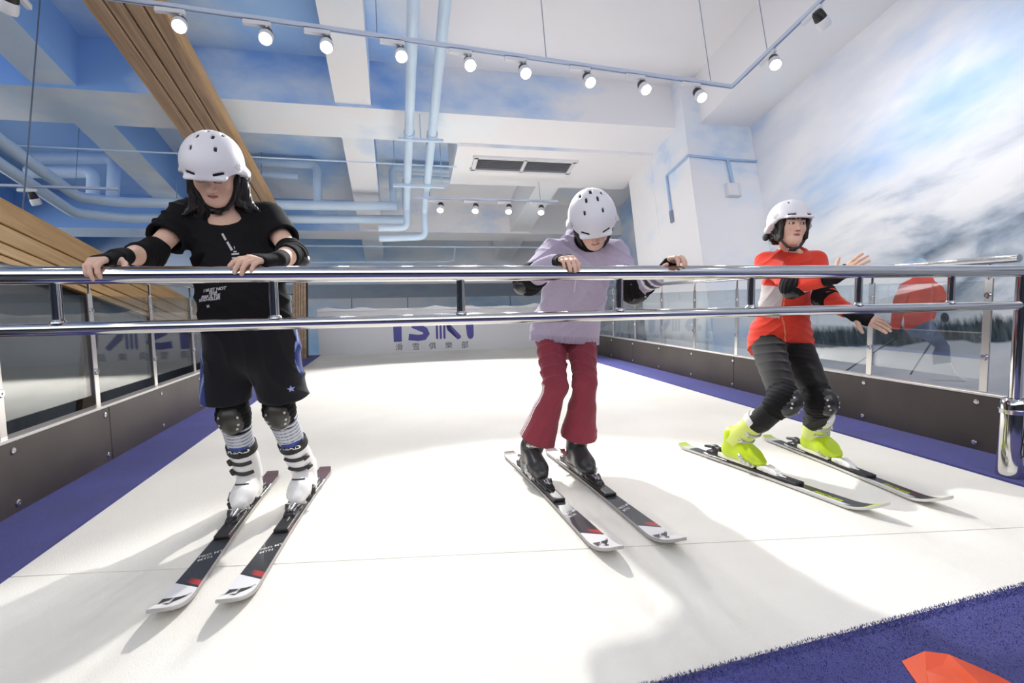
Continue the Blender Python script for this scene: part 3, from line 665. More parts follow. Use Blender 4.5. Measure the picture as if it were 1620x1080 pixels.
# ---- ski boot, local frame: origin on the binding at boot centre, y to the toe
def boot_meshes(kind, up=None):
    z0 = zt+.018                                   # sole stands on the binding
    if kind == 'white': shell = mat('boot_white_shell', '#efedeb', .3); cuffm = shell; solem = mat('boot_white_sole', '#d9d6d2', .5); linerm = mat('boot_blue_liner', '#3b4f8f', .8, var=(25, .5)); strapm = mat('boot_black_strap', '#1b1a1c', .6); buck = mat('boot_dark_buckle', '#3a393b', .3, .5); inset = mat('boot_dark_inset', '#2e2c2d', .5)
    elif kind == 'black': shell = mat('boot_black_shell', '#3a393b', .3); cuffm = shell; solem = mat('boot_grey_sole', '#6f6d6b', .5); linerm = mat('boot_white_liner', '#d8d5d5', .8); strapm = mat('boot_black_strap', '#1b1a1c', .6); buck = mat('boot_pale_buckle', '#c9c7c5', .3, .4); inset = mat('boot_yellow_inset', '#b9b13a', .5)
    else: shell = mat('boot_lime_shell', '#bcd522', .3); cuffm = mat('boot_pale_lime_cuff', '#d3df72', .3); solem = mat('boot_pale_sole', '#dfe0c8', .5); linerm = mat('boot_pale_liner', '#e9e6de', .7); strapm = mat('boot_white_strap', '#e2ddd8', .6); buck = mat('boot_silver_buckle', '#c6c8c2', .25, .6); inset = mat('boot_grey_inset', '#4c5040', .5)
    lean = .52; bz = z0+.105; by = -.065
    up = nrm(up)
    low = [cone((0, -.10, z0+.055), (0, .06, z0+.05), .047, .049, .02), cone((0, .04, z0+.05), (0, .112, z0+.044), .050, .036, .025, ((0, 0, 1), .92)), cone((0, -.075, z0+.13), (0, .07, z0+.07), .050, .040, .03), cone((0, -.085, z0+.06), (0, -.075, z0+.15), .048, .052, .02)]
    def cutlow(d, p): return smax(smax(d, (z0+.016-p[:, 2]), .006), ((p-A3((0, by, bz)))@up-.085), .004)
    R = np.stack([A3((1, 0, 0)), np.cross(up, (1, 0, 0)), up], 1)
    a0 = A3((0, -.066, z0+.10)); top = a0+up*.235
    cuff = [cone(a0, a0+up*.22, .058, .063, .01, ((0, 1, 0), .95)), cone(a0+A3((0, -.02, .02)), a0+up*.12+A3((0, -.012, 0)), .05, .056, .02)]
    def cutcuff(d, p):
        s = (p-a0)@up; front = (p[:, 1]-a0[1]-s*up[1]); d = smax(d, s-(.195-.35*np.maximum(front, 0)*0+.10*np.minimum(front, 0)*0), .004); d = smax(d, .005-s+front*.35, .004)
        hole = cone(a0, a0+up*.5, .050, .050).f(p); return smax(d, -np.maximum(hole, .155-s), .004)
    liner = [cone(a0+up*.12, a0+up*.25, .052, .058, .01), cone(a0+up*.2+A3((0, .045, 0)), a0+up*.262+A3((0, .058, 0)), .03, .024, .02, ((0, 1, 0), .5))]
    def cutlin(d, p):
        s = (p-a0)@up; d = smax(d, s-.245, .01); hole = cone(a0, a0+up*.6, .043, .045).f(p); return smax(d, -np.maximum(hole, .2-s), .005)
    strap = [cone(a0+up*.197, a0+up*.203, .0665, .0665, .01)]
    def cutstrap(d, p):
        s = (p-a0)@up; return np.maximum(np.maximum(cone(a0, a0+up*.5, .068, .068).f(p), -(cone(a0, a0+up*.5, .058, .058).f(p))), np.abs(s-.205)-.021)
    sole = [rbox((0, -.02, z0+.012), (.040, .115, .012), .006), rbox((0, .135, z0+.012), (.034, .022, .012), .008), rbox((0, -.145, z0+.014), (.034, .018, .014), .006)]
    ms = dict(lower_shell=sdf_mesh('lower_shell', low, .0035, shell, post=cutlow), cuff=sdf_mesh('cuff', cuff, .0035, cuffm, post=cutcuff), liner=sdf_mesh('liner', liner, .0035, linerm, post=cutlin), power_strap=sdf_mesh('power_strap', strap, .003, strapm, post=cutstrap), sole=sdf_mesh('sole', sole, .004, solem))
    bl = BVHTree.FromPolygons([v.co for v in ms['lower_shell'].vertices], [tuple(p.vertices) for p in ms['lower_shell'].polygons]); bc = BVHTree.FromPolygons([v.co for v in ms['cuff'].vertices], [tuple(p.vertices) for p in ms['cuff'].polygons])
    # buckles: straps that hug the shell from the inside over the instep to a lever on the outside (+x is outside, mirrored per foot)
    bks = []
    def hug(cen, ax, side, r0, a0_, a1_, bv, n=14):
        ax = nrm(ax); e1 = nrm(np.cross((1, 0, 0), ax)); e1 = e1 if e1[1] > 0 else -e1; pts = []
        for i in range(n):
            a = a0_+(a1_-a0_)*i/(n-1); dr = A3((1, 0, 0))*math.sin(a)*side+e1*math.cos(a); o = A3(cen)+dr*.2
            h = bv.ray_cast(Vector(o), Vector(-dr), .3)
            pts.append(tuple(h[0]+Vector(dr)*.003) if h[0] is not None else tuple(A3(cen)+dr*r0))
        return pts
    specs = [((0, .055, z0+.055), (0, -.82, -.57), bl), ((0, .0, z0+.085), (0, -.75, -.66), bl), (tuple(a0+up*.085), tuple(-up), bc), (tuple(a0+up*.145), tuple(-up), bc)]
    return ms, specs, hug, (shell, buck, inset), (bl, bc), (a0, up, z0)
BOOTS = {}
def make_boot(kind, M, out, label, knee=None):
    """out=+1/-1: outside is local +x / -x"""
    BOOTS.clear(); k = M.inverted() @ Vector(knee)-Vector((0, -.066, zt+.118)); fx = max(-.36, min(.36, k.x/k.z)); fy = max(.1, min(.84, k.y/k.z))
    ms, specs, hug, (shell, buck, inset), (bl, bc), (a0, up, z0) = boot_meshes(kind, A3((fx, fy, 1)))
    o = bpy.data.objects.new('ski_boot', None); COL.objects.link(o); o.matrix_world = M; tag(o, label, 'ski boot', 'ski boots')
    par = {}
    for k, me in ms.items(): c = bpy.data.objects.new(k, me); COL.objects.link(c); c.parent = o; par[k] = c
    for i, (c, ax, bv) in enumerate(specs):
        key = (kind, i, out)
        if key not in BOOTS:
            mb_ = MB(); pts = hug(c, ax, out, .05, -.75, 1.15, bv); mb_.tube(pts, .0095, 8, flat=(ax, 1.0)); 
            # flatten: thin strap
            st = bpy.data.meshes.new('buckle_strap'); st.from_pydata(mb_.v, [], mb_.f); st.materials.append(buck); st.polygons.foreach_set('use_smooth', [True]*len(st.polygons)); st.update()
            e = Vector(pts[-4]); e2 = Vector(pts[-1]); nn = (e-Vector(c)).normalized(); mb2 = MB(); mb2.tube([e+nn*.006, e2+nn*.005], [.013, .010], 8)
            lv = bpy.data.meshes.new('lever'); lv.from_pydata(mb2.v, [], mb2.f); lv.materials.append(inset if kind == 'white' else buck); lv.polygons.foreach_set('use_smooth', [True]*len(lv.polygons)); lv.update()
            BOOTS[key] = (st, lv)
        st, lv = BOOTS[key]; s = bpy.data.objects.new('buckle', st); COL.objects.link(s); s.parent = o; l = bpy.data.objects.new('lever', lv); COL.objects.link(l); l.parent = s
    if kind == 'white':
        if 'ins' not in BOOTS:
            arc = lambda y, z, w: [(-w+2*w*i/12, y-.012*((i-6)/6)**2, z) for i in range(13)]
            mb_ = MB(); 
            pts = []
            for i in range(13):
                x = -.028+.056*i/12; h = bl.ray_cast(Vector((x, .072-.016*((i-6)/6)**2, .4)), Vector((0, 0, -1)), .5); pts.append(tuple(h[0]))
            mb_.tube(pts, .0045, 8); me = bpy.data.meshes.new('instep_line'); me.from_pydata(mb_.v, [], mb_.f); me.materials.append(inset); BOOTS['ins'] = me
            t = txtmesh('HEAD', .030, bold=.0012, align='CENTER', sx=1.25); o1 = a0+up*.188
            fx, fy = Vector((-1, 0, 0)), Vector(up); bs = BVHTree.FromPolygons([v.co for v in ms['power_strap'].vertices], [tuple(p.vertices) for p in ms['power_strap'].polygons])
            wrap(t, lambda c: Vector(o1)+fx*c.x+fy*c.y+Vector((0, .01, 0)), bs, (0, -1, 0), .003, Vector((0, 0, 0))); t.materials.clear(); t.materials.append(M_WPL); BOOTS['txt'] = t
        for nm, me in (('instep_line', BOOTS['ins']), ('lettering', BOOTS['txt'])):
            c = bpy.data.objects.new(nm, me); COL.objects.link(c); c.parent = par['lower_shell'] if nm == 'instep_line' else par['power_strap']
    return o
# ---- helmet, head frame: x = wearer's right, y = face, z = up
HC = A3((0, -.012, .040)); HR = A3((.118, .146, .122))
def helm_edge(p):            # lower rim height
    t = np.clip((.075-p[:, 1])/.13, 0, 1); t = t*t*(3-2*t); return .036-.072*t
vents = [((.045, .060, .135), (.011, .006)), ((-.045, .060, .135), (.011, .006)), ((.030, .0, .165), (.016, .006)), ((-.030, .0, .165), (.016, .006)), ((.055, -.05, .15), (.016, .006)), ((-.055, -.05, .15), (.016, .006)), ((0, -.06, .17), (.02, .007)), ((.055, .125, .058), (.022, .006)), ((-.055, .125, .058), (.022, .006))]
def surf_pt(c):
    d = (A3(c)-HC); k = 1/np.sqrt(((d/HR)**2).sum()); p = HC+d*k; n = nrm((p-HC)/HR**2); return p, n
def hshell(d, p):
    q = p-HC; rim = helm_edge(p)
    inner = ellip(HC, HR-.016).f(p); d = smax(d, rim-p[:, 2], .006); d = smax(d, -np.maximum(inner, -1), .004); return d
def slot(c, hl):
    p, n = surf_pt(c); side = abs(c[2]) < .08
    lx = nrm(np.cross(n, (0, 0, 1))) if side else nrm(np.cross((1, 0, 0), n)); ly = np.cross(n, lx); return p, n, np.stack([lx, ly, n], 1), hl
hp = [ellip(HC, HR), cone((-.062, .118, .030), (.062, .118, .030), .020, .020, .02), cone((-.06, -.13, .0), (.06, -.13, .0), .022, .022, .03), cone((.112, .0, .0), (.108, -.05, -.02), .018, .02, .03), cone((-.112, .0, .0), (-.108, -.05, -.02), .018, .02, .03)]
vp = []
for c, hl in vents:
    p, n, R, hl = slot(c, hl); hp.append(rbox(p, (hl[0], hl[1], .009), .003, R, .002, 's')); vp.append(rbox(p-n*.012, (hl[0]+.002, hl[1]+.002, .006), .002, R, .001))
M_HELM = mat('matt_white_helmet', '#dedbe0', .45); M_VENT = mat('helmet_black_foam', '#17161a', .7)
ME_HELM = sdf_mesh('shell', hp, .0035, M_HELM, post=hshell); ME_VENTS = [sdf_mesh('vent', [v_], .003, M_VENT) for v_ in vp]
ME_PAD = sdf_mesh('lining', [ellip(HC, HR-.013)], .005, M_VENT, post=lambda d, p: smax(smax(d, helm_edge(p)+.004-p[:, 2], .004), -ellip(HC, HR-.026).f(p), .004))
ME_DIAL = sdf_mesh('fit_dial', [ellip((.100, -.085, -.055), (.016, .03, .024)), ellip((-.100, -.085, -.055), (.016, .03, .024)), cone((-.09, -.1, -.05), (.09, -.1, -.05), .012, .012, .01), cone((-.06, -.135, -.04), (.06, -.135, -.04), .012, .012, .01)], .004, M_VENT)
def strap_mesh():
    mb_ = MB()
    for s in (1, -1):
        mb_.tube([(.098*s, .02, .02), (.088*s, .03, -.03), (.066*s, .045, -.09), (.035*s, .058, -.128), (0, .063, -.14)], [.008, .008, .0085, .009, .009], 8, flat=((0, 1, .4), .45))
        mb_.tube([(.098*s, -.055, .0), (.092*s, -.01, -.04), (.072*s, .035, -.075)], .007, 8, flat=((0, 1, .4), .5))
    mb_.box(-.012, .03, .056, .07, -.152, -.13)
    me = bpy.data.meshes.new('chin_strap'); me.from_pydata(mb_.v, [], mb_.f); me.materials.append(M_BLK); me.polygons.foreach_set('use_smooth', [True]*len(me.polygons)); me.update(); return me
ME_STRAP = strap_mesh()
_hb = BVHTree.FromPolygons([v.co for v in ME_HELM.vertices], [tuple(p.vertices) for p in ME_HELM.polygons])
def side_logo(s):
    polys = [[(-.016, .0), (-.012, .012), (-.008, .012), (-.012, 0)], [(-.008, -.004), (0, .018), (.004, .018), (-.004, -.004)], [(.002, -.002), (.008, .014), (.012, .014), (.006, -.002)], [(-.012, -.004), (.006, -.004), (.006, -.007), (-.012, -.007)]]
    me = bpy.data.meshes.new('side_logo'); mb_ = MB()
    for p in polys: mb_.add([(a, b, 0) for a, b in p], [tuple(range(4))])
    me.from_pydata(mb_.v, [], mb_.f); wrap(me, lambda c: Vector((s*.2, .045+c.x*1.2, .05+c.y*1.2)), _hb, (-s, 0, 0), .001, Vector((0, 0, 0))); me.materials.append(mat('grey_print', '#9a989c', .5)); return me
ME_HLOGO = [side_logo(1), side_logo(-1)]
def make_helmet(M, label, dial=False):
    o = bpy.data.objects.new('helmet', None); COL.objects.link(o); o.matrix_world = M; tag(o, label, 'helmet', 'white ski helmets')
    sh = None
    for nm, me in (('shell', ME_HELM), *[('vent', m_) for m_ in ME_VENTS], ('lining', ME_PAD), ('chin_strap', ME_STRAP), ('fit_dial', ME_DIAL)):
        c = bpy.data.objects.new(nm, me); COL.objects.link(c); c.parent = o if nm != 'vent' else sh
        if nm == 'shell': sh = c
    for me in ME_HLOGO: c = bpy.data.objects.new('side_logo', me); COL.objects.link(c); c.parent = sh
    return o
# ------------------------------------------------------------------ people
def rotm(yaw, pitch, roll, tw=0):
    """head frame -> world. yaw>0 turns the face to the viewer's right, pitch>0 looks down, roll>0 tilts the crown to the viewer's right"""
    base = Matrix.Rotation(math.pi, 3, 'Z')
    M = Matrix.Rotation(yaw, 3, 'Z') @ base @ Matrix.Rotation(-pitch, 3, 'X') @ Matrix.Rotation(-roll, 3, 'Y')
    return A3([list(r) for r in M])
SK = dict(skin='#e2b9a3', lip='#b5716a', shade='#b98a78', hair='#1b1517', brow='#3a2b29')
def head_prims(c, R, s=1.0, nosew=.011):
    """one primitive in the head frame"""
    eye = [A3((sx*.0315, .079, .010)) for sx in (1, -1)]
    P = [ellip((0, -.016, .032), (.075, .094, .082)), cone((0, .02, .0), (0, .030, -.045), .066, .052, .04), cone((0, .03, -.05), (0, .062, -.090), .044, .026, .04, ((0, 1, 0), .9)),
         cone((.048, .0, -.045), (.018, .055, -.088), .022, .022, .03), cone((-.048, .0, -.045), (-.018, .055, -.088), .022, .022, .03),
         ellip((.036, .056, -.022), (.028, .026, .030), .025), ellip((-.036, .056, -.022), (.028, .026, .030), .025), cone((-.036, .074, .034), (.036, .074, .034), .014, .014, .022),
         ]
    P += [ellip(e+A3((0, .018, .0)), (.017, .016, .0105), .012, 's') for e in eye]
    P += [ellip(e+A3((0, -.001, -.001)), (.0145, .0125, .0115), .004) for e in eye]
    P += [cone((0, .082, .012), (0, .103, -.024), .0075, .0115, .014), ball((.0115, .094, -.030), .0075, .007), ball((-.0115, .094, -.030), .0075, .007),
          cone((-.017, .080, -.0535), (0, .0875, -.0505), .004, .0062, .006), cone((.017, .080, -.0535), (0, .0875, -.0505), .004, .0062, .006), cone((-.014, .080, -.062), (.014, .080, -.062), .0058, .0058, .007),
          cone((-.014, .0885, -.0567), (.014, .0885, -.0567), .0012, .0012, .003, None, 's'), ellip((0, .068, -.093), (.018, .015, .014), .015),
          ellip((.078, -.012, -.008), (.010, .020, .031), .008), ellip((-.078, -.012, -.008), (.010, .020, .031), .008)]
    c = A3(c)
    return Prim(lambda p: evalp(P, ((p-c)@R)/s)*s, c-.17*s, c+.17*s, .02)
def head_color(V, c, R, s, closed=False):
    q = ((V-A3(c))@R)/s; col = np.tile(lin(SK['skin']), (len(V), 1)); inh = np.linalg.norm(q, axis=1) < .16
    x, y, z = q.T
    def mixm(m, colr): col[m] = lin(colr)
    ch = np.exp(-(((np.abs(x)-.042)/.02)**2+((z+.025)/.022)**2))*(y > .03)*inh*.35; col[:] = col*(1-ch[:, None])+lin('#cf8f80')*ch[:, None]
    lip = inh & (y > .07) & (np.abs(x) < .021) & (np.abs(z+.0575) < .0085-.006*(np.abs(x)/.021)**2); mixm(lip, SK['lip'])
    mixm(inh & (y > .07) & (np.abs(x) < .019) & (np.abs(z+.0567) < .0013), '#7a3f3c')
    ex = np.abs(np.abs(x)-.0315)
    if closed: mixm(inh & (y > .065) & (ex < .015) & (np.abs(z-.0035-.10*(ex)) < .0022), '#2a1d1c')
    else:
        el = (ex/.0145)**2+((z-.009)/.0062)**2; mixm(inh & (y > .06) & (el < 1.35), '#2a1d1c'); mixm(inh & (y > .06) & (el < .75), '#e6dcd8')
        ir = ((np.abs(x)-.0315+np.sign(x)*.003)**2+(z-.009)**2) < .0056**2; mixm(inh & (y > .06) & ir & (el < .95), '#1c1312')
    br = inh & (y > .05) & (np.abs(x) > .014) & (np.abs(x) < .050) & (np.abs(z-(.031+.10*(np.abs(x)-.014)-.0)) < .0036); mixm(br, SK['brow'])
    mixm(inh & (y > .08) & (np.abs(np.abs(x)-.007) < .0035) & (np.abs(z+.0345) < .0022), '#6e4238')
    return col
FL = [(.040, .024, .019), (.044, .027, .020), (.041, .025, .020), (.032, .019, .017)]
def hand_prims(wr, kn, back, thumb, curls, spread=.0, s=1.0, thumbdir=(.7, .7, -.2), tcurl=.3):
    """wrist, knuckle point, back-of-hand normal, thumb side direction; curls: per finger (a1,a2,a3) radians cumulative towards the palm"""
    wr = A3(wr); kn = A3(kn); f = nrm(kn-wr); n = nrm(A3(back)-f*(A3(back)@f)); t = np.cross(f, n); t = t if t@A3(thumb) > 0 else -t; L = np.linalg.norm(kn-wr)
    P = []; tips = []
    offs = [.028, .0095, -.0095, -.027]; ln = [1.0, 1.04, 1.0, .92]
    for i in range(4):
        a = wr+t*offs[i]*.55*s; k = wr+f*L*ln[i]+t*offs[i]*s; P.append(cone(a, k, .0135*s, .0115*s, .014))
        c = curls[i] if len(curls) == 4 else curls; d0 = nrm(f+t*(offs[i]*spread*14)); p = k; r = .0098*s if i < 3 else .0086*s
        for j in range(3):
            d = d0*math.cos(c[j])-n*math.sin(c[j]); e = p+d*FL[i][j]*s; P.append(cone(p, e, r, r*.93, .003)); p = e; r *= .93
        tips.append(p)
    P.append(cone(wr+f*.02*s+t*.012*s-n*.006, wr+f*L*.75+t*.012*s-n*.006, .016*s, .013*s, .012))
    td = nrm(t*thumbdir[0]+f*thumbdir[1]+n*thumbdir[2]); b = wr+f*.018*s+t*.018*s-n*.006*s; e = b+td*.045*s; P.append(cone(b, e, .0145*s, .0115*s, .012))
    td2 = nrm(td*(1-tcurl)+f*tcurl-t*tcurl*.3); e2 = e+td2*.031*s; P.append(cone(e, e2, .0108*s, .0098*s, .004)); P.append(cone(e2, e2+nrm(td2+f*.2-n*.1)*.022*s, .0098*s, .0085*s, .004))
    return P, (f, n, t, L)
def glove_prims(wr, kn, fr, s=1.0, cuff=.05, el=None, g=.0035, upto=.80):
    f, n, t, L = fr; wr = A3(wr); P = []
    for i, o in enumerate([.028, .0095, -.0095, -.027]): P.append(cone(wr+t*o*.55*s, wr+f*L*upto+t*o*s, .0135*s+g, .0122*s+g, .014))
    P.append(cone(wr+f*.02*s+t*.012*s-n*.006, wr+f*L*.7+t*.012*s-n*.006, .016*s+g, .013*s+g, .012))
    if el is not None: a = nrm(A3(el)-wr); P.append(cone(wr, wr+a*cuff, .028*s+g, .031*s+g, .012))
    return P
M_SKIN = vcol_mat('skin', .5, .4, (180, .08, .002), sss=.12)
M_CLOTHV = vcol_mat('printed_cloth', .85, .2, (420, .25, .002), sheen=.15)
M_BLKC = mat('black_cotton', '#19181b', .9, spec=.15, bump=(400, .3, .002)); M_PAD = mat('black_pad_cloth', '#141315', .85, spec=.2, bump=(300, .3, .002)); M_CAP = mat('pad_cap_plastic', '#37352f', .35, spec=.5)
M_CAP2 = mat('pad_cap_black', '#232224', .3, spec=.6)
M_HAIR = mat('dark_hair', '#1e1715', .45, spec=.5, var=(60, .5)); M_RIV = mat('pad_rivet', '#c9c6c2', .3, .6)
def lerp(a, b, t): return A3(a)*(1-t)+A3(b)*t
def frame(J):
    mid = (J['hipR']+J['hipL'])/2; up = nrm(J['neck']-mid); lf = J['shL']-J['shR']; lf = nrm(lf-up*(lf@up)); fw = np.cross(lf, up); return mid, up, lf, fw
def limb_pad(name, parent, jt, a, b, fw, r, m_sleeve, m_cap, up_len, dn_len, capr, rivets=True, cap_flat=.55, straps=True):
    """elastic sleeve around a joint, hard cap on its front, rivets"""
    jt = A3(jt); ua = nrm(A3(a)-jt); db = nrm(A3(b)-jt); fw = nrm(fw)
    p1 = jt+ua*up_len; p2 = jt+db*dn_len; ax = nrm(p1-p2)
    fwp = nrm(fw-ax*(fw@ax))
    pr = [cone(jt, p1+ua*.02, r, r*1.02, .02), cone(jt, p2+db*.02, r, r*.93, .02), cone(jt+fwp*.01, jt+fwp*.012, r*1.02, r, .02)]
    def post(d, p):
        d = smax(d, (p-p1)@ua, .004); d = smax(d, (p-p2)@db, .004); return d+.0018*np.sin(((p-jt)@ax)*260)+.002*wob(p, 60, 2)
    sl = sdf_part(name, pr, .0045, m_sleeve, parent, post=post); sl['_w'] = parent['_w']
    lx = nrm(np.cross(ax, fwp)); R = np.stack([lx, fwp, ax], 1); cc = jt+fwp*(r*.55)-ax*.005
    cp = [ellip(cc, (capr*.86, capr*cap_flat+.02, capr*1.12), .01, 'u', R)]
    cap = sdf_part('cap', cp, .004, m_cap, sl, post=lambda d, p: smax(d, (jt-p)@fwp+r*.45, .008)); cap['_w'] = parent['_w']
    if rivets:
        bv = bvh_of(cap)
        for sx in (1, -1):
            for dz in (.022, -.012, -.034):
                o = Vector(jt+lx*sx*capr*(.58-.1*(dz < -.03))+ax*dz+fwp*.2); h = bv.ray_cast(o, Vector(-fwp), .4)
                if h[0] is not None: MB().lathe([(.006, -.002), (.006, .002), (.003, .0035)], h[0], h[1] if h[1].dot(Vector(fwp)) > 0 else -h[1], 10).build('rivet', M_RIV, cap)
    return sl
def ring_cut(p, c, ax): return (p-A3(c))@A3(ax)
def person(label, base, group='skiers'):
    return thing('person', label, 'person', base, group)
def J_(**k): return {a: A3(b) for a, b in k.items()}
def legs_body(J, s=1.0, calf=1.0):
    P = []
    for S_ in 'RL':
        h, k, a = J['hip'+S_], J['kne'+S_], J['ank'+S_]; P += [cone(h, k, .074*s, .052*s, .03), cone(k, lerp(k, a, .35), .050*s, .053*s*calf, .03), cone(lerp(k, a, .35), a, .053*s*calf, .036*s, .03), ball(a, .034, .02)]
    return P
# ============ person in black T-shirt
J1 = J_(ankR=D(-.735, 2.735, .13), ankL=D(-.475, 2.735, .13), knR=(-.982, 1.690, 1.609), knL=(-.488, 1.690, 1.614), kneR=(-.742, 2.37, 1.093), kneL=(-.545, 2.37, 1.102), hipR=(-.728, 2.235, 1.443), hipL=(-.545, 2.200, 1.432),
        neck=(-.698, 2.085, 1.966), head=(-.702, 1.930, 2.062), shR=(-.868, 2.125, 1.951), shL=(-.538, 2.115, 1.943), elR=(-.945, 1.984, 1.733), elL=(-.411, 1.981, 1.734), wrR=(-.962, 1.772, 1.648), wrL=(-.425, 1.772, 1.640))
def build_p1():
    J = J1; mid, up, lf, fw = frame(J); b = D(-.605, 2.66, 0); t = person('person in a black T-shirt and black shorts leaning on the rail with both hands', b)
    HS = .99; RH = rotm(math.radians(0), math.radians(54), math.radians(2)); hc = J['head']
    B = [cone(mid, J['neck']-up*.12, .125, .135, .05, (fw, .62)), cone(J['shR'], J['shL'], .048, .048, .04), cone(J['neck']-up*.03, hc+RH@A3((0, -.02, -.05)), .058, .050, .03), head_prims(hc, RH, HS)]
    B += legs_body(J)
    G = {}
    for S_, bk, th, cu in (('R', (-.1, -.55, .8), (1, 0, 0), [(.35, 1.35, 1.9), (.3, 1.3, 1.9), (.3, 1.35, 1.95), (.5, 1.5, 2.0)]), ('L', (.25, -.35, .9), (-1, -.1, 0), [(.15, .5, .8), (.25, .9, 1.3), (.3, 1.0, 1.45), (.4, 1.1, 1.6)])):
        s, e, w = J['sh'+S_], J['el'+S_], J['wr'+S_]; B += [cone(s, e, .046, .037, .03), cone(e, lerp(e, w, .4), .037, .036, .02), cone(lerp(e, w, .4), w, .036, .025, .02)]
        hp_, fr = hand_prims(w, J['kn'+S_], bk, th, cu, spread=.05, s=.98, thumbdir=(.8, .5, -.3)); B += hp_; G[S_] = fr
    body = sdf_part('body', B, .0038, M_SKIN, t, color=lambda V: head_color(V, hc, RH, HS, True))
    # T-shirt
    T = [cone(mid+up*.05, mid+up*.25, .172, .168, .04, (fw, .68)), cone(mid+up*.25, J['neck']-up*.13, .168, .165, .05, (fw, .68)), cone(J['shR']-up*.012, J['shL']-up*.012, .062, .062, .05), cone(J['neck']-up*.05, J['neck']-up*.02, .075, .06, .05), cone(mid-up*.06, mid+up*.1, .176, .172, .04, (fw, .72))]
    cuts = []
    for S_ in 'RL':
        s, e = J['sh'+S_], J['el'+S_]; d = nrm(e-s); T.append(cone(s, s+d*.20, .070, .078, .045)); cuts.append((s+d*.165, d, s))
    def post(d, p):
        z = (p-mid)@up; d = d+.011*wob(p*A3((1, 1, .35)), 30, 1)*np.clip(1.1-z*1.2, .4, 1)-.010*folds(p, (.5, 0, 1), 42, 1)-.007*folds(p, (-.8, .2, 1), 55, 3)
        d = smax(d, .035-z, .004)
        for c, ax, s in cuts:
            g = (p-c)@ax; nearm = ((p-s)@ax > -.02) & (np.linalg.norm(p-c, axis=1) < .16); d = np.where(nearm, smax(d, g, .003), d)
            hole = np.linalg.norm((p-c)-((p-c)@ax)[:, None]*ax, axis=1)-.060; d = np.where(nearm, smax(d, -np.maximum(hole, -g-.035), .003), d)
        nk = smin(cone(J['neck']+fw*.012-up*.015, J['neck']+up*.2+fw*.05, .062, .085).f(p), ellip(J['neck']+fw*.09-up*.035, (.078, .07, .042), .01).f(p), .03); return smax(d, -nk, .004)
    sh = sdf_part('t_shirt', T, .0045, M_BLKC, t, post=post); sh['_w'] = t['_w']
    bv = bvh_of(sh); o = Vector(mid+up*.205+fw*.3-lf*.150)
    M_G = mat('grey_print_shirt', '#b9b7ba', .7); M_R = mat('red_print_shirt', '#7a2230', .7)
    X = Vector(lf); Y = Vector(up); F = Vector(-fw)
    for i, (tx, dx, sz) in enumerate((('I MUST NOT', .03, .0175), ('FEAR', .055, .0155), ('FEAR IS THE', .016, .0155), ('MIND-KILLER', .0, .0165))): textpart('print', tx, sz, M_G, sh, o+X*dx-Y*.0125*i, X, Y, bv, F, .002, bold=.0007, shear=.35)
    textpart('print', 'M', .016, M_G, sh, o+X*.035-Y*.066, X, Y, bv, F, .002, bold=.0005)
    o2 = Vector(mid+up*.350+fw*.3+lf*.03)
    polydecal('print', [[(-.035, .085), (-.027, .088), (-.018, .060), (-.026, .057)], [(-.022, .050), (-.014, .053), (.0, .015), (-.009, .012)], [(.004, .03), (.008, .03), (.007, .018), (.005, .018)]], M_G, sh, o2, X, Y, bv, F)
    polydecal('print', [[(.0, .010), (.012, .010), (.012, .004), (0, .004)], [(-.008, .001), (.02, .001), (.02, -.006), (-.008, -.006)], [(-.008, -.016), (.034, -.016), (.034, -.022), (-.008, -.022)]], M_G, sh, o2, X, Y, bv, F)
    polydecal('print', [[(.034, -.022), (.05, -.004), (.055, -.012), (.062, -.03), (.04, -.034)], [(-.008, -.026), (.03, -.026), (.03, -.034), (-.008, -.034)]], M_R, sh, o2, X, Y, bv, F)
    # shorts
    Sp = [cone(mid+up*.06, mid-up*.02, .155, .165, .04, (fw, .72)), ]
    cut2 = []
    for S_ in 'RL':
        h, k = J['hip'+S_], J['kne'+S_]; d = nrm(k-h); c = h+d*.305; sx = -1 if S_ == 'R' else 1; Sp.append(cone(h+lf*sx*.012, h+d*.40+lf*sx*.028, .098, .112, .04)); cut2.append((c+lf*sx*.022, d, h))
    def post2(d, p):
        d = d+.005*wob(p*A3((1, 1, .5)), 34, 4)-.009*folds(p, (.8, .1, .5), 40, 4)
        for c, ax, h in cut2:
            m = np.linalg.norm(p-c, axis=1) < .32; g = (p-c)@ax; d = np.where(m, smax(d, g, .003), d)
            m = np.linalg.norm(p-c, axis=1) < .12; hole = np.linalg.norm((p-c)-g[:, None]*ax, axis=1)-.082; d = np.where(m, smax(d, -np.maximum(hole, -g-.05), .003), d)
        return smax(d, (p-mid)@up-.12, .004)
    def colS(V):
        q = (V-mid); x = q@lf; z = q@up; y = q@fw; c = np.tile(lin('#15151b'), (len(V), 1)); st = (np.abs(x) > .168+.12*np.clip(-z-.05, 0, .3)) & (y < .045) & (y > -.03+.2*np.clip(-z-.1, 0, .3)); c[st] = lin('#2c3f86')
        st2 = st & (np.abs(y-(.06-.4*np.abs(z+.12))) < .008); c[st2] = lin('#8b9ad0'); return c
    so = sdf_part('shorts', Sp, .0045, M_CLOTHV, t, post=post2, color=colS); so['_w'] = t['_w']
    bv = bvh_of(so); star = [((.016 if i % 2 == 0 else .007)*math.sin(math.pi*i/5), (.016 if i % 2 == 0 else .007)*math.cos(math.pi*i/5)) for i in range(10)]
    dL = nrm(J['kneL']-J['hipL']); polydecal('star_emblem', [star], mat('lilac_print', '#9aa3dc', .7), so, Vector(J['hipL']+dL*.262+lf*.085+fw*.3), X, Y, bv, F)
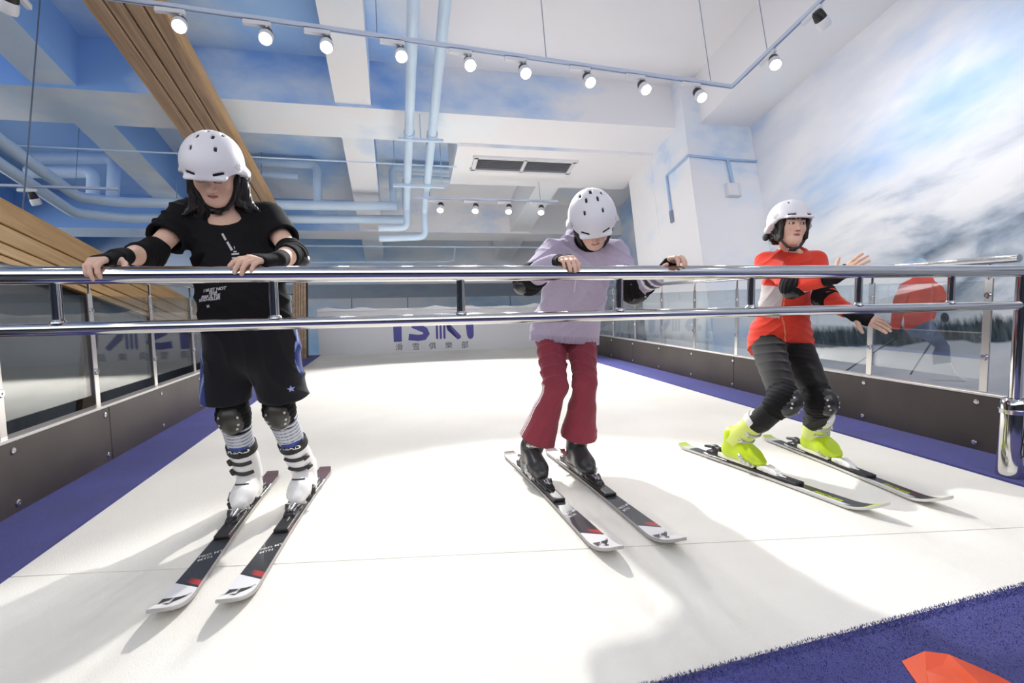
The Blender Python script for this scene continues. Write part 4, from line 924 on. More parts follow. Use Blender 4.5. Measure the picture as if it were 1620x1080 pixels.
    for S_ in 'RL':
        k = J['kne'+S_]; limb_pad('knee_pad', t, k, J['hip'+S_], J['ank'+S_], fw-up*.1, .067, M_PAD, M_CAP, .075, .085, .068)
        a = J['ank'+S_]; d = nrm(a-k); sp = [cone(k+d*.05, k+d*.30, .065, .055, .02)]
        sdf_part('sock', sp, .0045, M_CLOTHV, t, color=lambda V, k=k, d=d: np.where((np.sin(((V-k)@d)*330) > .72)[:, None], lin('#6f7280'), lin('#c9cbd3')))
    for S_ in 'RL':
        e, w, s = J['el'+S_], J['wr'+S_], J['sh'+S_]; out = nrm(e-lerp(s, w, .5))
        limb_pad('elbow_pad', t, e, s, w, out, .052, M_PAD, M_CAP2, .055, .105, .05, rivets=False)
        gp = glove_prims(w, J['kn'+S_], G[S_], .98, .05, e); sdf_part('wrist_guard', gp, .0035, M_PAD, t, post=lambda d, p: d+.0012*wob(p, 160, 5))
    # hair
    Hh = []
    for sx, s_ in ((1, 'R'), (-1, 'L')):
        a = hc+RH@A3((sx*.080, -.02, .0)); c = J['neck']+lf*(-sx)*.085+fw*.055-up*.0; e = J['neck']+lf*(-sx)*.125+fw*.06-up*.045
        for q_ in range(5):
            jx = A3((.012*math.sin(q_*2.1), .014*math.cos(q_*1.7), .01*math.sin(q_))); Hh += [cone(a+jx, c+jx*1.6, .022, .020, .012), cone(c+jx*1.6, e+jx*2.2, .019, .006, .012)]
        Hh.append(cone(hc+RH@A3((sx*.06, -.07, -.03)), J['neck']-fw*.03+lf*(-sx)*.05+up*.03, .045, .035, .02))
    sdf_part('hair', Hh, .004, M_HAIR, t, post=lambda d, p: d+.0022*np.sin(p[:, 0]*520+p[:, 1]*240)+.002*wob(p*A3((1, 1, .2)), 260, 1))
    M = Matrix([[*(RH[i]*HS), hc[i]] for i in range(3)]+[[0, 0, 0, 1]]); make_helmet(M, 'white ski helmet worn by the person in the black T-shirt')
    return t
build_p1()
# ============ person in lilac hoodie
J2 = J_(ankR=D(.73, 2.735, .13), ankL=D(1.0, 2.735, .13), knR=(.706, 1.695, 1.622), knL=(1.201, 1.690, 1.616), kneR=(.845, 2.428, 1.138), kneL=(1.010, 2.408, 1.148), hipR=(.884, 2.595, 1.463), hipL=(1.075, 2.580, 1.454), neck=(.975, 2.130, 1.825), head=(.952, 1.96, 1.888),
        shR=(.805, 2.15, 1.795), shL=(1.10, 2.07, 1.765), elR=(.630, 2.030, 1.629), elL=(1.129, 1.950, 1.562), wrR=(.705, 1.785, 1.640), wrL=(1.178, 1.785, 1.585))
def build_p2():
    J = J2; mid, up, lf, fw = frame(J); b = D(.865, 2.66, 0); t = person('person in a lilac hoodie and dark red striped track pants bending over the rail', b)
    HS = .97; RH = rotm(math.radians(-14), math.radians(66), math.radians(-6)); hc = J['head']
    B = [cone(mid, J['neck']-up*.1, .115, .125, .05, (fw, .65)), cone(J['neck']-up*.03, hc+RH@A3((0, -.02, -.05)), .055, .048, .03), head_prims(hc, RH, HS), cone(J['shR'], J['shL'], .045, .045, .04)]
    B += legs_body(J, .95); G = {}
    for S_, bk, th, cu in (('R', (-.1, -.75, .6), (1, 0, 0), [(.5, 1.25, 1.5), (.45, 1.2, 1.5), (.4, 1.15, 1.45), (.4, 1.1, 1.5)]), ('L', (.2, -.6, .75), (-1, -.1, 0), [(.5, 1.35, 1.9), (.45, 1.3, 1.8), (.45, 1.3, 1.8), (.5, 1.4, 1.9)])):
        s, e, w = J['sh'+S_], J['el'+S_], J['wr'+S_]; B += [cone(s, e, .042, .035, .03), cone(e, w, .035, .024, .02)]
        hp_, fr = hand_prims(w, J['kn'+S_], bk, th, cu, spread=.08, s=.95, thumbdir=(.55, .8, -.35), tcurl=.4); B += hp_; G[S_] = fr
    sdf_part('body', B, .0038, M_SKIN, t, color=lambda V: head_color(V, hc, RH, HS, True))
    # hoodie
    T = [cone(mid+up*.02, mid+up*.25, .170, .165, .05, (fw, .75)), cone(mid+up*.25, J['neck']-up*.12, .165, .160, .05, (fw, .75)), cone(J['shR']-up*.01, J['shL']-up*.01, .066, .066, .06), cone(J['neck']-up*.06, J['neck']+up*.01, .085, .075, .05),
         cone(mid-up*.10, mid+up*.06, .190, .182, .03, (fw, .86)), cone(J['neck']-fw*.07-lf*.06+up*.01, J['neck']-fw*.07+lf*.06+up*.01, .052, .052, .04), cone(J['neck']-fw*.04-lf*.075+up*.02, J['neck']+fw*.055-lf*.05-up*.03, .032, .02, .03), cone(J['neck']-fw*.04+lf*.075+up*.02, J['neck']+fw*.055+lf*.05-up*.03, .032, .02, .03)]
    for S_ in 'RL':
        s, e, w = J['sh'+S_], J['el'+S_], J['wr'+S_]; d = nrm(w-e); T += [cone(s, e, .068, .058, .05), cone(e, w-d*.05, .057, .046, .03), cone(w-d*.055, w-d*.035, .042, .040, .008)]
    hood = J['neck']
    ua = nrm(up+nrm((J['hipR']+J['hipL']-J['kneR']-J['kneL'])/2))
    for S_ in 'RL': T.append(cone(J['hip'+S_]+ua*.06, J['hip'+S_]-ua*.12, .100, .116, .04))
    def post(d, p):
        z = (p-mid)@ua; d = d+.010*wob(p, 26, 2)-.011*folds(p, (.6, .1, 1), 40, 2)-.008*folds(p, (-.7, .2, 1), 52, 4); d = smax(d, -.055-z, .006); d = d+.002*np.sin(p@lf*300)*((z < -.01))
        nk = cone(J['neck']+fw*.0, J['neck']+up*.2+fw*.09, .062, .10).f(p); return smax(d, -nk, .006)
    def colT(V):
        c = np.tile(lin('#b2a6bb'), (len(V), 1)); z = (V-mid)@ua; c[z < -.015] = lin('#a79bb2')
        m = wob(V, 9, 7); c *= (1+.06*m)[:, None]
        for S_ in 'L':
            e, w = J['elL'], J['wrL']; q = (V-e)@nrm(w-e); near = np.linalg.norm(V-lerp(e, w, .6), axis=1) < .12; 
            for a in (.10, .135, .17): c[near & (np.abs(q-a) < .007)] = lin('#e9e4ea')
            c[near & (np.abs(q-.118) < .011)] = lin('#3c3442'); c[near & (np.abs(q-.152) < .009)] = lin('#8d8298')
        return c
    ho = sdf_part('hoodie', T, .0048, M_CLOTHV, t, post=post, color=colT); ho['_w'] = t['_w']
    MB().tube([Vector(J['neck']+fw*.085-lf*.03-up*.05), Vector(J['neck']+fw*.12-lf*.035-up*.11), Vector(J['neck']+fw*.135-lf*.03-up*.19)], .004, 8).build('drawcord', mat('cord_lilac', '#cfc6d6', .8), ho)
    # track pants
    Pp = [cone(mid+up*.06, mid-up*.03, .135, .148, .04, (fw, .78))]; ends = []
    for S_ in 'RL':
        h, k, a = J['hip'+S_], J['kne'+S_], J['ank'+S_]; d = nrm(a-k); Pp += [cone(h, k, .084, .063, .022), cone(k, k+d*.16, .062, .072, .022), cone(k+d*.16, k+d*.37, .075, .112, .03)]; ends.append((k+d*.325, d, k))
    def post2(d, p):
        d = d+.006*wob(p*A3((1, 1, .7)), 30, 5)-.009*folds(p, (.5, .2, 1), 45, 5)-.007*folds(p, (1, .2, -.25), 60, 1)
        for c, ax, k in ends:
            m = np.linalg.norm(p-c, axis=1) < .15; g = (p-c)@ax; d = np.where(m, smax(d, g, .003), d); hole = np.linalg.norm((p-c)-g[:, None]*ax, axis=1)-.080; d = np.where(m, smax(d, -np.maximum(hole, -g-.06), .003), d)
        return smax(d, (p-mid)@ua-.01, .004)
    def colP(V):
        c = np.tile(lin('#8d3946'), (len(V), 1)); c *= (1+.10*wob(V, 14, 3))[:, None]
        for S_, sx in (('R', -1), ('L', 1)):
            h, k, a = J['hip'+S_], J['kne'+S_], J['ank'+S_]; t2 = (V-k)@nrm(a-k); lower = t2 > 0
            ax = np.where(lower[:, None], nrm(a-k), nrm(k-h)); o = k; r = (V-o)-((V-o)*ax).sum(1)[:, None]*ax; side = (r@lf)*sx; frn = r@fw
            mine = (np.linalg.norm(V-lerp(h, k, .5), axis=1) < .28) | (np.linalg.norm(V-lerp(k, a, .5), axis=1) < .27); mine &= (((V-mid)@lf)*sx > -.02)
            ang = np.arctan2(frn, side); rr = np.linalg.norm(r, axis=1)*ang
            for q_ in (-.018, .0, .018): c[mine & (side > 0) & (np.abs(rr-(np.where(lower, .004, -.03)+q_)) < .0048)] = lin('#e9dfe0')
        return c
    sdf_part('track_pants', Pp, .0042, M_CLOTHV, t, post=post2, color=colP)
    for S_ in 'RL':
        e, w, s = J['el'+S_], J['wr'+S_], J['sh'+S_]; out = nrm(e-lerp(s, w, .5))
        limb_pad('elbow_pad', t, e, s, w, out, .066, M_PAD, M_CAP2, .05, .075, .055, rivets=False)
        gp = glove_prims(w, J['kn'+S_], G[S_], .95, .055, e); sdf_part('wrist_guard', gp, .0035, M_PAD, t, post=lambda d, p: d+.0012*wob(p, 160, 5))
    sdf_part('neck_warmer', [cone(J['neck']-up*.02+fw*.02, hc+RH@A3((0, .0, -.075)), .074, .062, .02), cone(J['neck']+fw*.02-up*.02-lf*.05, J['neck']+fw*.06+lf*.05-up*.02, .035, .035, .03)], .0045, M_PAD, t, post=lambda d, p: d+.003*wob(p, 60, 3))
    sdf_part('hair', [ellip(hc+RH@A3((0, -.03, .0)), (.083, .085, .085), .01, 'u', RH), cone(hc+RH@A3((.078, .02, .0)), hc+RH@A3((.070, .03, -.06)), .014, .008, .01), cone(hc+RH@A3((-.078, .02, .0)), hc+RH@A3((-.070, .03, -.06)), .014, .008, .01)], .005, M_HAIR, t, post=lambda d, p: d+.002*np.sin(p[:, 0]*500))
    M = Matrix([[*(RH[i]*HS), hc[i]] for i in range(3)]+[[0, 0, 0, 1]]); make_helmet(M, 'white ski helmet worn by the person in the lilac hoodie')
build_p2()
# ============ person in red top
J3 = J_(ankR=D(1.935, 2.60, .13), ankL=D(2.49, 2.60, .13), kneR=(2.035, 2.15, .98), kneL=(2.33, 2.22, .963), hipR=(2.275, 2.503, 1.352), hipL=(2.462, 2.484, 1.334), neck=(2.362, 2.292, 1.868), head=(2.288, 2.190, 1.985), shR=(2.205, 2.320, 1.812), shL=(2.525, 2.282, 1.799),
        elR=(2.177, 2.114, 1.605), elL=(2.423, 2.160, 1.555), wrR=(2.235, 1.90, 1.585), wrL=(2.400, 1.970, 1.397), knR=(2.287, 1.84, 1.622), knL=(2.438, 1.905, 1.355))
def build_p3():
    J = J3; mid, up, lf, fw = frame(J); b = D(2.21, 2.55, 0); t = person('person in a red top and black trousers crouching with arms held out', b)
    HS = .97; RH = rotm(math.radians(-14), math.radians(14), math.radians(5)); hc = J['head']
    B = [cone(mid, J['neck']-up*.1, .115, .125, .05, (fw, .65)), cone(J['neck']-up*.04, hc+RH@A3((0, -.02, -.05)), .054, .047, .03), head_prims(hc, RH, HS), cone(J['shR'], J['shL'], .045, .045, .04)]
    B += legs_body(J, .95); G = {}
    for S_, bk, th, cu in (('R', (-.65, -.6, .45), (.16, .46, .85), [(-.1, .05, .15), (-.05, .12, .25), (.05, .2, .35), (.1, .3, .5)]), ('L', (-.6, -.5, .6), (-.67, .06, -.62), [(.1, .25, .4), (.15, .35, .55), (.2, .45, .7), (.3, .6, .9)])):
        s, e, w = J['sh'+S_], J['el'+S_], J['wr'+S_]; B += [cone(s, e, .042, .035, .03), cone(e, w, .035, .024, .02)]
        hp_, fr = hand_prims(w, J['kn'+S_], bk, th, cu, spread=.35, s=.97, thumbdir=(.8, .55, .1), tcurl=.1); B += hp_; G[S_] = fr
    sdf_part('body', B, .0038, M_SKIN, t, color=lambda V: head_color(V, hc, RH, HS, False))
    T = [cone(mid+up*.02, mid+up*.25, .150, .142, .05, (fw, .74)), cone(mid+up*.25, J['neck']-up*.12, .142, .148, .05, (fw, .70)), cone(J['shR']-up*.01, J['shL']-up*.01, .056, .056, .05), cone(J['neck']-up*.06, J['neck']-up*.015, .080, .062, .05), cone(mid-up*.10, mid+up*.06, .186, .166, .03, (fw, .82))]
    for S_ in 'RL':
        s, e, w = J['sh'+S_], J['el'+S_], J['wr'+S_]; T += [cone(s, e, .060, .050, .04), cone(e, lerp(e, w, .8), .048, .038, .03)]
    ua = nrm(up+nrm((J['hipR']+J['hipL']-J['kneR']-J['kneL'])/2))
    for S_ in 'RL': T.append(cone(J['hip'+S_]+ua*.06, J['hip'+S_]-ua*.12, .096, .115, .04))
    def post(d, p):
        z = (p-mid)@ua; d = d+.008*wob(p*A3((.6, .6, 1.3)), 30, 6)-.009*folds(p, (.35, .1, 1), 60, 6)-.007*folds(p, (-.6, .1, 1), 48, 3); d = smax(d, -.045-z+.010*np.sin((p-mid)@lf*9), .004)
        nk = cone(J['neck']+fw*.01-up*.01, J['neck']+up*.2+fw*.09, .060, .09).f(p); d = smax(d, -nk, .004)
        for S_ in 'RL': c = lerp(J['el'+S_], J['wr'+S_], .78); ax = nrm(J['wr'+S_]-J['el'+S_]); g = (p-c)@ax; d = np.where(np.linalg.norm(p-c, axis=1) < .09, smax(d, g, .003), d)
        return d
    def colT(V):
        c = np.tile(lin('#d9402f'), (len(V), 1)); q = V-mid; x = q@lf; z = q@up; y = q@fw
        seam = (np.abs(x+.055+.02*np.sin(z*6)) < .0028) & (z < .34) & (y > 0); c[seam] = lin('#e58a6c')
        m = (x < -.075-.35*np.clip(z-.2, 0, .3)*0) & (z > .17) & (z < .36) & (x < -.085) ; c[m] = lin('#c9c2c0'); return c
    sdf_part('red_top', T, .0045, M_CLOTHV, t, post=post, color=colT)
    Pp = [cone(mid+up*.06, mid-up*.03, .130, .142, .04, (fw, .80))]; ends = []
    for S_ in 'RL':
        h, k, a = J['hip'+S_], J['kne'+S_], J['ank'+S_]; d = nrm(a-k); Pp += [cone(h, k, .096, .070, .04), cone(k, k+d*.27, .067, .058, .03)]; ends.append((k+d*.235, d))
    def post2(d, p):
        d = d+.007*wob(p, 34, 3)-.009*folds(p, (.5, .2, 1), 48, 3)-.006*folds(p, (-.6, .3, 1), 66, 1)
        for c, ax in ends: g = (p-c)@ax; d = np.where(np.linalg.norm(p-c, axis=1) < .12, smax(d, g, .004), d)
        return smax(d, (p-mid)@ua-.01, .004)
    def colP(V):
        c = np.tile(lin('#1b1a1b'), (len(V), 1)); k = J['hipL']; q = V-k; m = (np.abs(q@lf-.062) < .012) & (np.abs(q@up+.05) < .035) & (wob(V, 130, 2) > .1); c[m] = lin('#a9a6a6'); return c
    sdf_part('trousers', Pp, .0045, M_CLOTHV, t, post=post2, color=colP)
    for S_ in 'RL':
        k = J['kne'+S_]; limb_pad('knee_pad', t, k+A3((0, 0, 0)), J['hip'+S_], J['ank'+S_], fw*.9+A3((.25, 0, 0)), .076, M_PAD, M_CAP2, .07, .085, .070)
        e, w, s = J['el'+S_], J['wr'+S_], J['sh'+S_]; out = nrm(e-lerp(s, w, .5))
        limb_pad('elbow_pad', t, e, s, w, out, .058, M_PAD, M_CAP2, .045, .06, .05, rivets=False)
        gp = glove_prims(w, J['kn'+S_], G[S_], .97, .07, e); sdf_part('wrist_guard', gp, .0035, M_PAD, t, post=lambda d, p: d+.0012*wob(p, 160, 5))
    Hh = [ellip((0, -.03, .0), (.086, .088, .09), .01)]
    hp_ = []
    for sx in (1, -1):
        for q_ in range(6): y0 = .055-.022*q_; hp_.append(cone(hc+RH@A3((sx*(.070+.004*q_), y0, .045)), hc+RH@A3((sx*(.074-.003*(q_ < 2)), y0-.006, -.068-.012*math.sin(q_*1.3))), .017, .012, .010))
    for q_ in range(5): hp_.append(cone(hc+RH@A3((-.05+.025*q_, -.09, .0)), hc+RH@A3((-.05+.025*q_, -.075, -.085)), .03, .015, .015))
    for q_ in range(5): hp_.append(cone(hc+RH@A3((-.05+.025*q_, .072, .06)), hc+RH@A3((-.055+.0275*q_, .088, .034)), .012, .006, .008))
    sdf_part('hair', hp_, .004, M_HAIR, t, post=lambda d, p: d+.0018*np.sin(p[:, 0]*560+p[:, 1]*300))
    M = Matrix([[*(RH[i]*HS), hc[i]] for i in range(3)]+[[0, 0, 0, 1]]); make_helmet(M, 'white ski helmet worn by the person in the red top')
build_p3()
# ------------------------------------------------------------------ boots and skis in place
def gear(kind, bkind, u, v, du, dv, out, who, side, J, roll=0):
    M = deckmat(u, v, du, dv, .003); make_ski(kind, M, '%s ski under the %s boot of the person in %s' % ('white-tipped dark' if kind == 'dark' else 'lime-tipped black', side, who), roll)
    make_boot(bkind, M, out, '%s ski boot on the %s foot of the person in %s' % ({'white': 'white', 'black': 'dark grey', 'lime': 'lime green'}[bkind], side, who), J['kne'+side[0].upper()])
gear('dark', 'white', -.735, 2.66, -.02, -1, 1, 'the black T-shirt', 'right', J1); gear('dark', 'white', -.478, 2.66, -.09, -1, -1, 'the black T-shirt', 'left', J1)
gear('dark', 'black', .728, 2.66, .07, -1, 1, 'the lilac hoodie', 'right', J2); gear('dark', 'black', 1.0, 2.66, .06, -1, -1, 'the lilac hoodie', 'left', J2)
gear('green', 'lime', 1.952, 2.53, .20, -1, 1, 'the red top', 'right', J3); gear('green', 'lime', 2.49, 2.53, -.06, -1, -1, 'the red top', 'left', J3)
# ------------------------------------------------------------------ tracks, spotlights
M_TRK = mat('white_track', '#c9d3e6', .4); M_LAMPW = mat('lamp_white', '#e4e4e8', .35); M_LAMPB = mat('lamp_black', '#1d1b1c', .45)
M_LENS = emit('lamp_lens_lit', '#fffaf2', 14); M_LENSK = emit('lamp_lens_bright', '#fffdf8', 60)
def track(pts, label, hang):
    t = thing('light_track', label, 'light track', pts[0])
    for a, b in zip(pts[:-1], pts[1:]):
        a = Vector(a); b = Vector(b); d = (b-a).normalized(); n = Vector((0, 0, 1)).cross(d).normalized(); L = (b-a).length
        MB().box(0, L, -.018, .018, -.016, .016, fr=lambda x, y, z: a+d*x+n*y+Vector((0, 0, z))).build('rail', M_TRK, t, bevel=.003, seg=1)
        MB().box(0, L, -.006, .006, -.0175, -.0155, fr=lambda x, y, z: a+d*x+n*y+Vector((0, 0, z))).build('slot', mat('track_slot', '#7088b0', .4), t)
    for p in hang: MB().tube([Vector(p)+Vector((0, 0, .01)), Vector((p[0], p[1], ZC+.01))], .004, 6).build('hanger', mat('hanger_steel', '#8d98ab', .4, .5), t)
def spot(p, aim, label, power, lit=True, key=False, adapt=(1, 0, 0), size=1.0, group='track spotlights', cone_=70, blend=.35):
    """p: point on the track underside; body hangs below and points at aim"""
    p = Vector(p); t = thing('spotlight', label, 'spotlight', p, group); ax = Vector(adapt).normalized(); n = Vector((0, 0, 1)).cross(ax)
    MB().box(-.11*size, .09*size, -.017*size, .017*size, -.05*size, -.012*size, fr=lambda x, y, z: p+ax*x+n*y+Vector((0, 0, z))).build('adapter', M_LAMPW, t, bevel=.004, seg=1)
    j = p+ax*.06*size+Vector((0, 0, -.05*size)); d = (Vector(aim)-p).normalized(); c = j+Vector((0, 0, -.07*size))
    MB().tube([j, j+Vector((0, 0, -.035*size)), c-d*.01], .011*size, 8).build('arm', M_LAMPW, t, smooth='auto')
    s = size
    MB().lathe([(.030*s, -.065*s), (.040*s, -.05*s), (.046*s, -.01*s), (.046*s, .012*s)], c, d, 24).build('heat_sink', M_LAMPB, t, smooth='auto')
    MB().lathe([(.047*s, .012*s), (.052*s, .02*s), (.053*s, .07*s), (.049*s, .085*s), (.046*s, .085*s), (.044*s, .06*s), (.0, .06*s)], c, d, 24).build('head', M_LAMPW, t, smooth='auto')
    MB().lathe([(.043*s, 0), (.043*s, .004), (.02*s, .012*s), (0, .014*s)], c+d*.068*s, d, 24).build('lens', (M_LENSK if key else M_LENS) if lit else mat('lens_off', '#d9d9de', .2), t, smooth='auto')
    if lit:
        l = bpy.data.lights.new('spot', 'SPOT'); l.energy = power; l.spot_size = math.radians(cone_); l.spot_blend = blend; l.shadow_soft_size = .045; l.color = (1, .985, .965)
        lo = bpy.data.objects.new('beam_light', l); COL.objects.link(lo); lo.parent = t; q = Vector(d).to_track_quat('-Z', 'Y'); lo.rotation_mode = 'QUATERNION'; lo.rotation_quaternion = q; lo.location = c+d*.10*s-p
    return t
ZT = 4.2
tr_pts = lambda X: (X, 3.56+.042*(X+1.5), ZT-.02*(X+1.5))
track([(-2.9, 3.50, 4.23), tr_pts(3.36), (3.42, 2.5, 4.11), (3.5, -1.5, 4.1)], 'long white light track hanging over the slope and turning along the mural wall', [tr_pts(-.06), tr_pts(1.41), tr_pts(3.12), (3.40, 3.3, 4.12), (3.48, .5, 4.1), (-2.4, 3.52, 4.22)])
names = ['above the timber beam end of the track', 'second along the long track from the timber beam', 'third along the long track from the timber beam', 'beside the two pale ceiling pipes', 'dazzling, in the middle of the long track', 'next to the dazzling lamp on the mural side', 'two along from the dazzling lamp on the mural side', 'second from the corner of the long track', 'closest to the corner of the long track']
xs = (-1.54, -.95, -.51, .07, .64, 1.13, 1.74, 2.30, 2.90)
ys = (1.7, 1.3, 1.5, 1.2, 1.0, 1.3, 1.5, 1.4, 1.6)
for i, x in enumerate(xs):
    p = tr_pts(x); aim = (x*1.0+.05, ys[i], .5)
    if i == 0: aim = (-1.0, 1.2, .8)
    spot((p[0], p[1], p[2]-.01), aim, ('lit white and black track spotlight ' if i != 4 else 'white track spotlight ')+names[i], KEY_W if i == 4 else (BACK_W if ys[i] > 3 else SPOT_W), key=(i == 4), adapt=(1, .04, 0), cone_=95 if ys[i] > 3 else 70)
spot((3.40, 3.30, 4.11), (2.0, 1.5, .5), 'black and white spotlight after the corner of the track along the mural wall', SPOT_W*.6, adapt=(0, -1, 0), cone_=75)
spot((3.415, 2.80, 4.105), (5.0, 3.4, 2.7), 'black and white spotlight turned to the mural wall', 90, adapt=(0, -1, 0), cone_=150, blend=1.0)
spot((3.45, 1.2, 4.1), (1.6, 2.2, 1.2), 'unseen black and white spotlight added on the mural side track facing the skiers', SPOT_W*.9, adapt=(0, -1, 0), cone_=80)  # this lamp and the next are unseen, added for light from the front
spot((3.48, -.3, 4.1), (2.4, 1.8, .6), 'unseen black and white spotlight added at the end of the mural side track', SPOT_W*.7, adapt=(0, -1, 0), cone_=80)
track([(-2.5, 3.62, 4.215), (-2.55, -1.5, 4.2)], 'white light track running over the foot of the slope on the timber side', [(-2.54, 1.6, 4.2), (-2.52, -.8, 4.2)])
spot((-2.50, 3.55, 4.205), (-4.0, 5.5, 2.0), 'unlit black and white spotlight beside a ceiling beam', 0, lit=False, adapt=(0, -1, 0), size=1.1)
spot((-2.52, 1.0, 4.2), (-.4, 2.4, 1.2), 'unseen black and white spotlight added on the timber side track facing the skiers', SPOT_W*.8, adapt=(0, -1, 0), cone_=80)  # unseen pair on this side too, added to light the skiers' fronts
spot((-2.54, -.6, 4.2), (-.2, 2.4, 1.2), 'unseen black and white spotlight added at the end of the timber side track', SPOT_W*.8, adapt=(0, -1, 0), cone_=80)
# far track
track([(.35, 7.27, 4.47), (2.7, 7.34, 4.50)], 'distant white light track below the ventilation grille', [(.6, 7.28, 4.48), (2.4, 7.33, 4.5)])
for i, x in enumerate((.70, 1.25, 1.79, 2.33)):
    spot((x, 7.30, 4.47), (x*.9-.5, 6.0, 1.4), 'small lit spotlight on the distant track, %s from the pale ceiling pipes' % ('first', 'second', 'third', 'fourth')[i], BACK_W, adapt=(1, 0, 0), cone_=105, size=1.05, group='distant track spotlights')
track([(-6.5, 7.2, 4.45), (-3.6, 7.25, 4.46)], 'distant white light track behind the sloping pipes', [(-4.1, 7.24, 4.46)])
spot((-4.62, 7.23, 4.43), (-4.2, 9, 2.0), 'small spotlight on the distant track above the oak beam', 140, adapt=(1, 0, 0), size=1.1, cone_=100, group='distant track spotlights')
MB_ = MB().tube([(-2.52, 3.62, 4.2), (-2.52, 3.62, 2.6)], .004, 6)
tag(MB().tube([(-3.02, 4.6, ZC), (-3.02, 4.6, 2.55)], .006, 8).build('hanging_cable', mat('cable_grey', '#5d6a80', .5)), 'thin dark cable hanging from the ceiling to the oak beam', 'cable')
# ------------------------------------------------------------------ ventilation grille
vg = thing('ventilation_grille', 'white ceiling ventilation grille with two grey louvred halves', 'vent', (2.0, 6.8, 4.83))
for x0, x1 in ((1.22, 1.28), (1.98, 2.03), (2.74, 2.80)): MB().box(x0, x1, 6.60, 6.98, 4.795, 4.84).build('frame', M_LAMPW, vg)
for y0, y1 in ((6.58, 6.63), (6.95, 7.0)): MB().box(1.20, 2.82, y0, y1, 4.795, 4.84).build('frame', M_LAMPW, vg)
MB().box(1.25, 2.78, 6.62, 6.96, 4.825, 4.835).build('backing', mat('vent_dark', '#85888f', .7), vg)
for x0, x1 in ((1.28, 1.98), (2.03, 2.74)):
    for k in range(9): y = 6.65+k*.036; MB().add([(x0, y, 4.80), (x1, y, 4.80), (x1, y+.022, 4.825), (x0, y+.022, 4.825), (x0, y, 4.803), (x1, y, 4.803), (x1, y+.022, 4.828), (x0, y+.022, 4.828)], [(0, 1, 2, 3), (7, 6, 5, 4), (0, 4, 5, 1), (2, 6, 7, 3), (1, 5, 6, 2), (0, 3, 7, 4)]).build('louvre', mat('louvre_grey', '#bcbdc3', .5), vg)
# ------------------------------------------------------------------ pipes
def pipe(name, pts, r, label, joints=(), hang=()):
    t = thing(name, label, 'pipe', pts[0], 'painted ceiling pipes')
    out = [Vector(pts[0])]
    for i in range(1, len(pts)-1):
        a, b, c = Vector(pts[i-1]), Vector(pts[i]), Vector(pts[i+1]); e = min(.12, (a-b).length*.4, (c-b).length*.4); p0 = b+(a-b).normalized()*e; p2 = b+(c-b).normalized()*e
        for k in range(7): s = k/6; out.append(p0*(1-s)**2+b*2*s*(1-s)+p2*s*s)
    out.append(Vector(pts[-1])); MB().tube(out, r, 16).build('run', M_PIPE, t, smooth='auto')
    for q_, d in joints: MB().lathe([(r*1.22, -.05), (r*1.3, -.045), (r*1.3, .045), (r*1.22, .05)], q_, d, 16).build('coupling', M_PIPE, t, smooth='auto')
    for q_ in hang: MB().tube([q_, (q_[0], q_[1], ZC)], .006, 6).build('hanger', mat('hanger_blue', '#8aa6cc', .5), t)
    return t
pipe('ceiling_pipe', [(.25, .5, 4.6), (.26, 7.9, 4.6), (.26, 7.95, 4.25), (-.2, 8.0, 4.25)], .055, 'thick pale pipe running along the ceiling, on the timber side of its twin', [((.26, 5.75, 4.6), (0, 1, 0))], [(.26, 6.9, 4.6), (.26, 4.2, 4.6)])
pipe('ceiling_pipe', [(.50, .5, 4.6), (.56, 8.0, 4.6), (.56, 8.1, 4.15), (-.2, 8.15, 4.13)], .055, 'thick pale pipe running along the ceiling, on the mural side of its twin', [((.545, 5.75, 4.6), (0, 1, 0))], [(.56, 6.9, 4.6)])
pb = thing('pipe_bracket', 'pale steel bracket strapped across the twin ceiling pipes', 'bracket', (.4, 5.75, 4.5), 'pipe brackets'); MB().box(.12, .68, 5.73, 5.77, 4.515, 4.545).build('bar', M_PIPE, pb); MB().tube([(.40, 5.75, 4.53), (.40, 5.75, 4.89)], .008, 6).build('rod', M_PIPE, pb)
pb = thing('pipe_bracket', 'pale steel bracket below the far end of the twin ceiling pipes', 'bracket', (.4, 7.0, 4.5), 'pipe brackets'); MB().box(.05, .80, 6.98, 7.02, 4.505, 4.545).build('bar', M_PIPE, pb)
for x in (.08, .77): MB().tube([(x, 7.0, 4.53), (x, 7.0, ZC)], .007, 6).build('rod', M_PIPE, pb)
pipe('sprinkler_pipe', [(-4.4, 2.0, 4.62), (-4.42, 7.9, 4.62), (-3.9, 8.05, 4.62), (.1, 8.05, 4.66)], .075, 'thick pale blue pipe bending from the timber side to run across the room', (), [(-3.2, 8.05, 4.7), (-2.0, 8.05, 4.7)])
pipe('sprinkler_pipe', [(-4.62, 2.0, 4.48), (-4.62, 8.2, 4.5), (-4.05, 8.45, 4.54), (.3, 8.45, 4.6)], .075, 'lower thick pale blue pipe bending across the room below its twin')
pipe('riser_pipe', [(-5.2, 8.1, 5.3), (-4.08, 8.1, 5.36), (-4.08, 8.1, 4.65)], .085, 'thick blue pipe dropping from the ceiling to the bent pipes, outer of a nested pair')
pipe('riser_pipe', [(-5.2, 8.1, 5.08), (-4.34, 8.1, 5.12), (-4.34, 8.1, 4.65)], .085, 'thick blue pipe dropping from the ceiling to the bent pipes, inner of a nested pair')
pipe('riser_pipe', [(-2.3, 8.1, 5.38), (-1.16, 8.1, 5.38), (-1.16, 8.1, 4.68)], .07, 'blue pipe elbow dropping to the cross pipes behind the overhead timber beam')
pipe('riser_pipe', [(-2.2, 8.12, 5.2), (-1.45, 8.12, 5.17)], .06, 'short blue pipe beside the elbow behind the overhead timber beam')
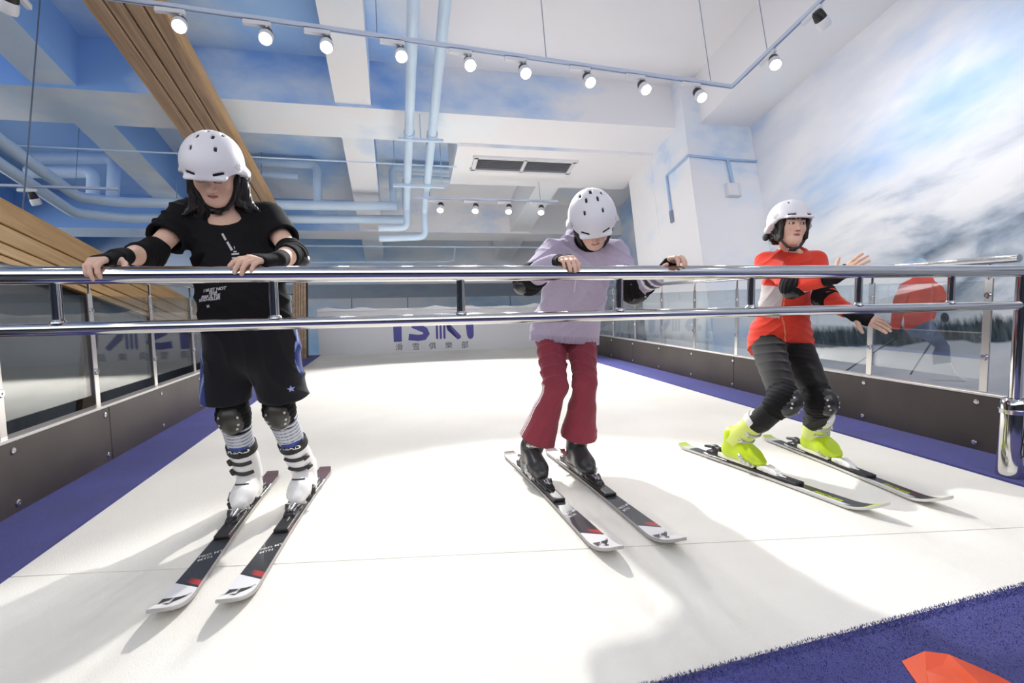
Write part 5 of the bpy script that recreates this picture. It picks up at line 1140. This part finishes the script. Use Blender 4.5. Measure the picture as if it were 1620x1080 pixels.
pipe('riser_pipe', [(1.2, 8.1, 5.36), (.05, 8.1, 5.39), (.05, 8.1, 4.68)], .06, 'blue pipe elbow dropping to the cross pipes behind the twin ceiling pipes')
pipe('riser_pipe', [(1.2, 8.12, 5.2), (.25, 8.12, 5.22), (.25, 8.12, 4.66)], .05, 'thinner blue pipe elbow nested inside the one behind the twin ceiling pipes')
vv = thing('pipe_valve', 'metal valve on the blue pipe beside the ventilation grille', 'valve', (1.3, 8.1, 5.3)); MB().lathe([(.05, -.12), (.09, -.1), (.09, -.07), (.06, -.06), (.06, .06), (.09, .07), (.09, .1), (.05, .12)], (1.3, 8.1, 5.3), (1, 0, 0), 16).build('body', mat('valve_steel', '#8f98a8', .35, .7), vv, smooth='auto'); MB().lathe([(.06, 0), (.06, .02)], (1.42, 8.02, 5.3), (0, -1, 0), 14).build('hand_wheel', mat('valve_steel', '#8f98a8', .35, .7), vv)
pipe('conduit_run', [(-4.5, 6.6, 4.68), (.95, 6.6, 4.645)], .010, 'thin conduit crossing below the ceiling above the pipes')
pipe('conduit_run', [(-3.0, 10.22, 4.74), (3.6, 10.22, 4.74)], .018, 'thin white pipe along the far ceiling beam')
pipe('conduit_run', [(-1.75, 10.4, 4.8), (-1.7, 10.4, 4.45), (1.3, 10.4, 4.47), (1.35, 10.4, 4.8)], .018, 'thin white pipe looping down below the far ceiling beam')
# ------------------------------------------------------------------ orange marker
mk = thing('orange_marker', 'orange plastic cone marker lying on the blue carpet', 'marker cone', D(1.5, .98, .01))
A_, B_, C_, N_, Dd, E_, F_ = D(1.30, 1.035, .016), D(1.37, 1.03, .035), D(1.42, 1.005, .035), D(1.395, .995, .03), D(1.49, .93, .014), D(1.34, .86, .06), D(1.24, .92, .014)
G_ = D(1.50, .84, .014)
mb = MB(); vs = [A_, B_, C_, N_, Dd, E_, F_, G_]; th = Vector(EZ)*-.004
mb.add(vs+[v+th for v in vs], [(0, 1, 3, 5, 6), (1, 2, 3), (3, 2, 4, 7, 5), (14, 13, 11, 9, 8), (11, 10, 9), (13, 15, 12, 10, 11), (0, 8, 9, 1), (1, 9, 10, 2), (2, 10, 12, 4), (4, 12, 15, 7), (7, 15, 13, 5), (5, 13, 14, 6), (6, 14, 8, 0)])
mb.build('shell', mat('orange_plastic', '#f2592b', .35), mk, bevel=.002, seg=2)
for o in bpy.data.objects:
    if '_w' in o: del o['_w']
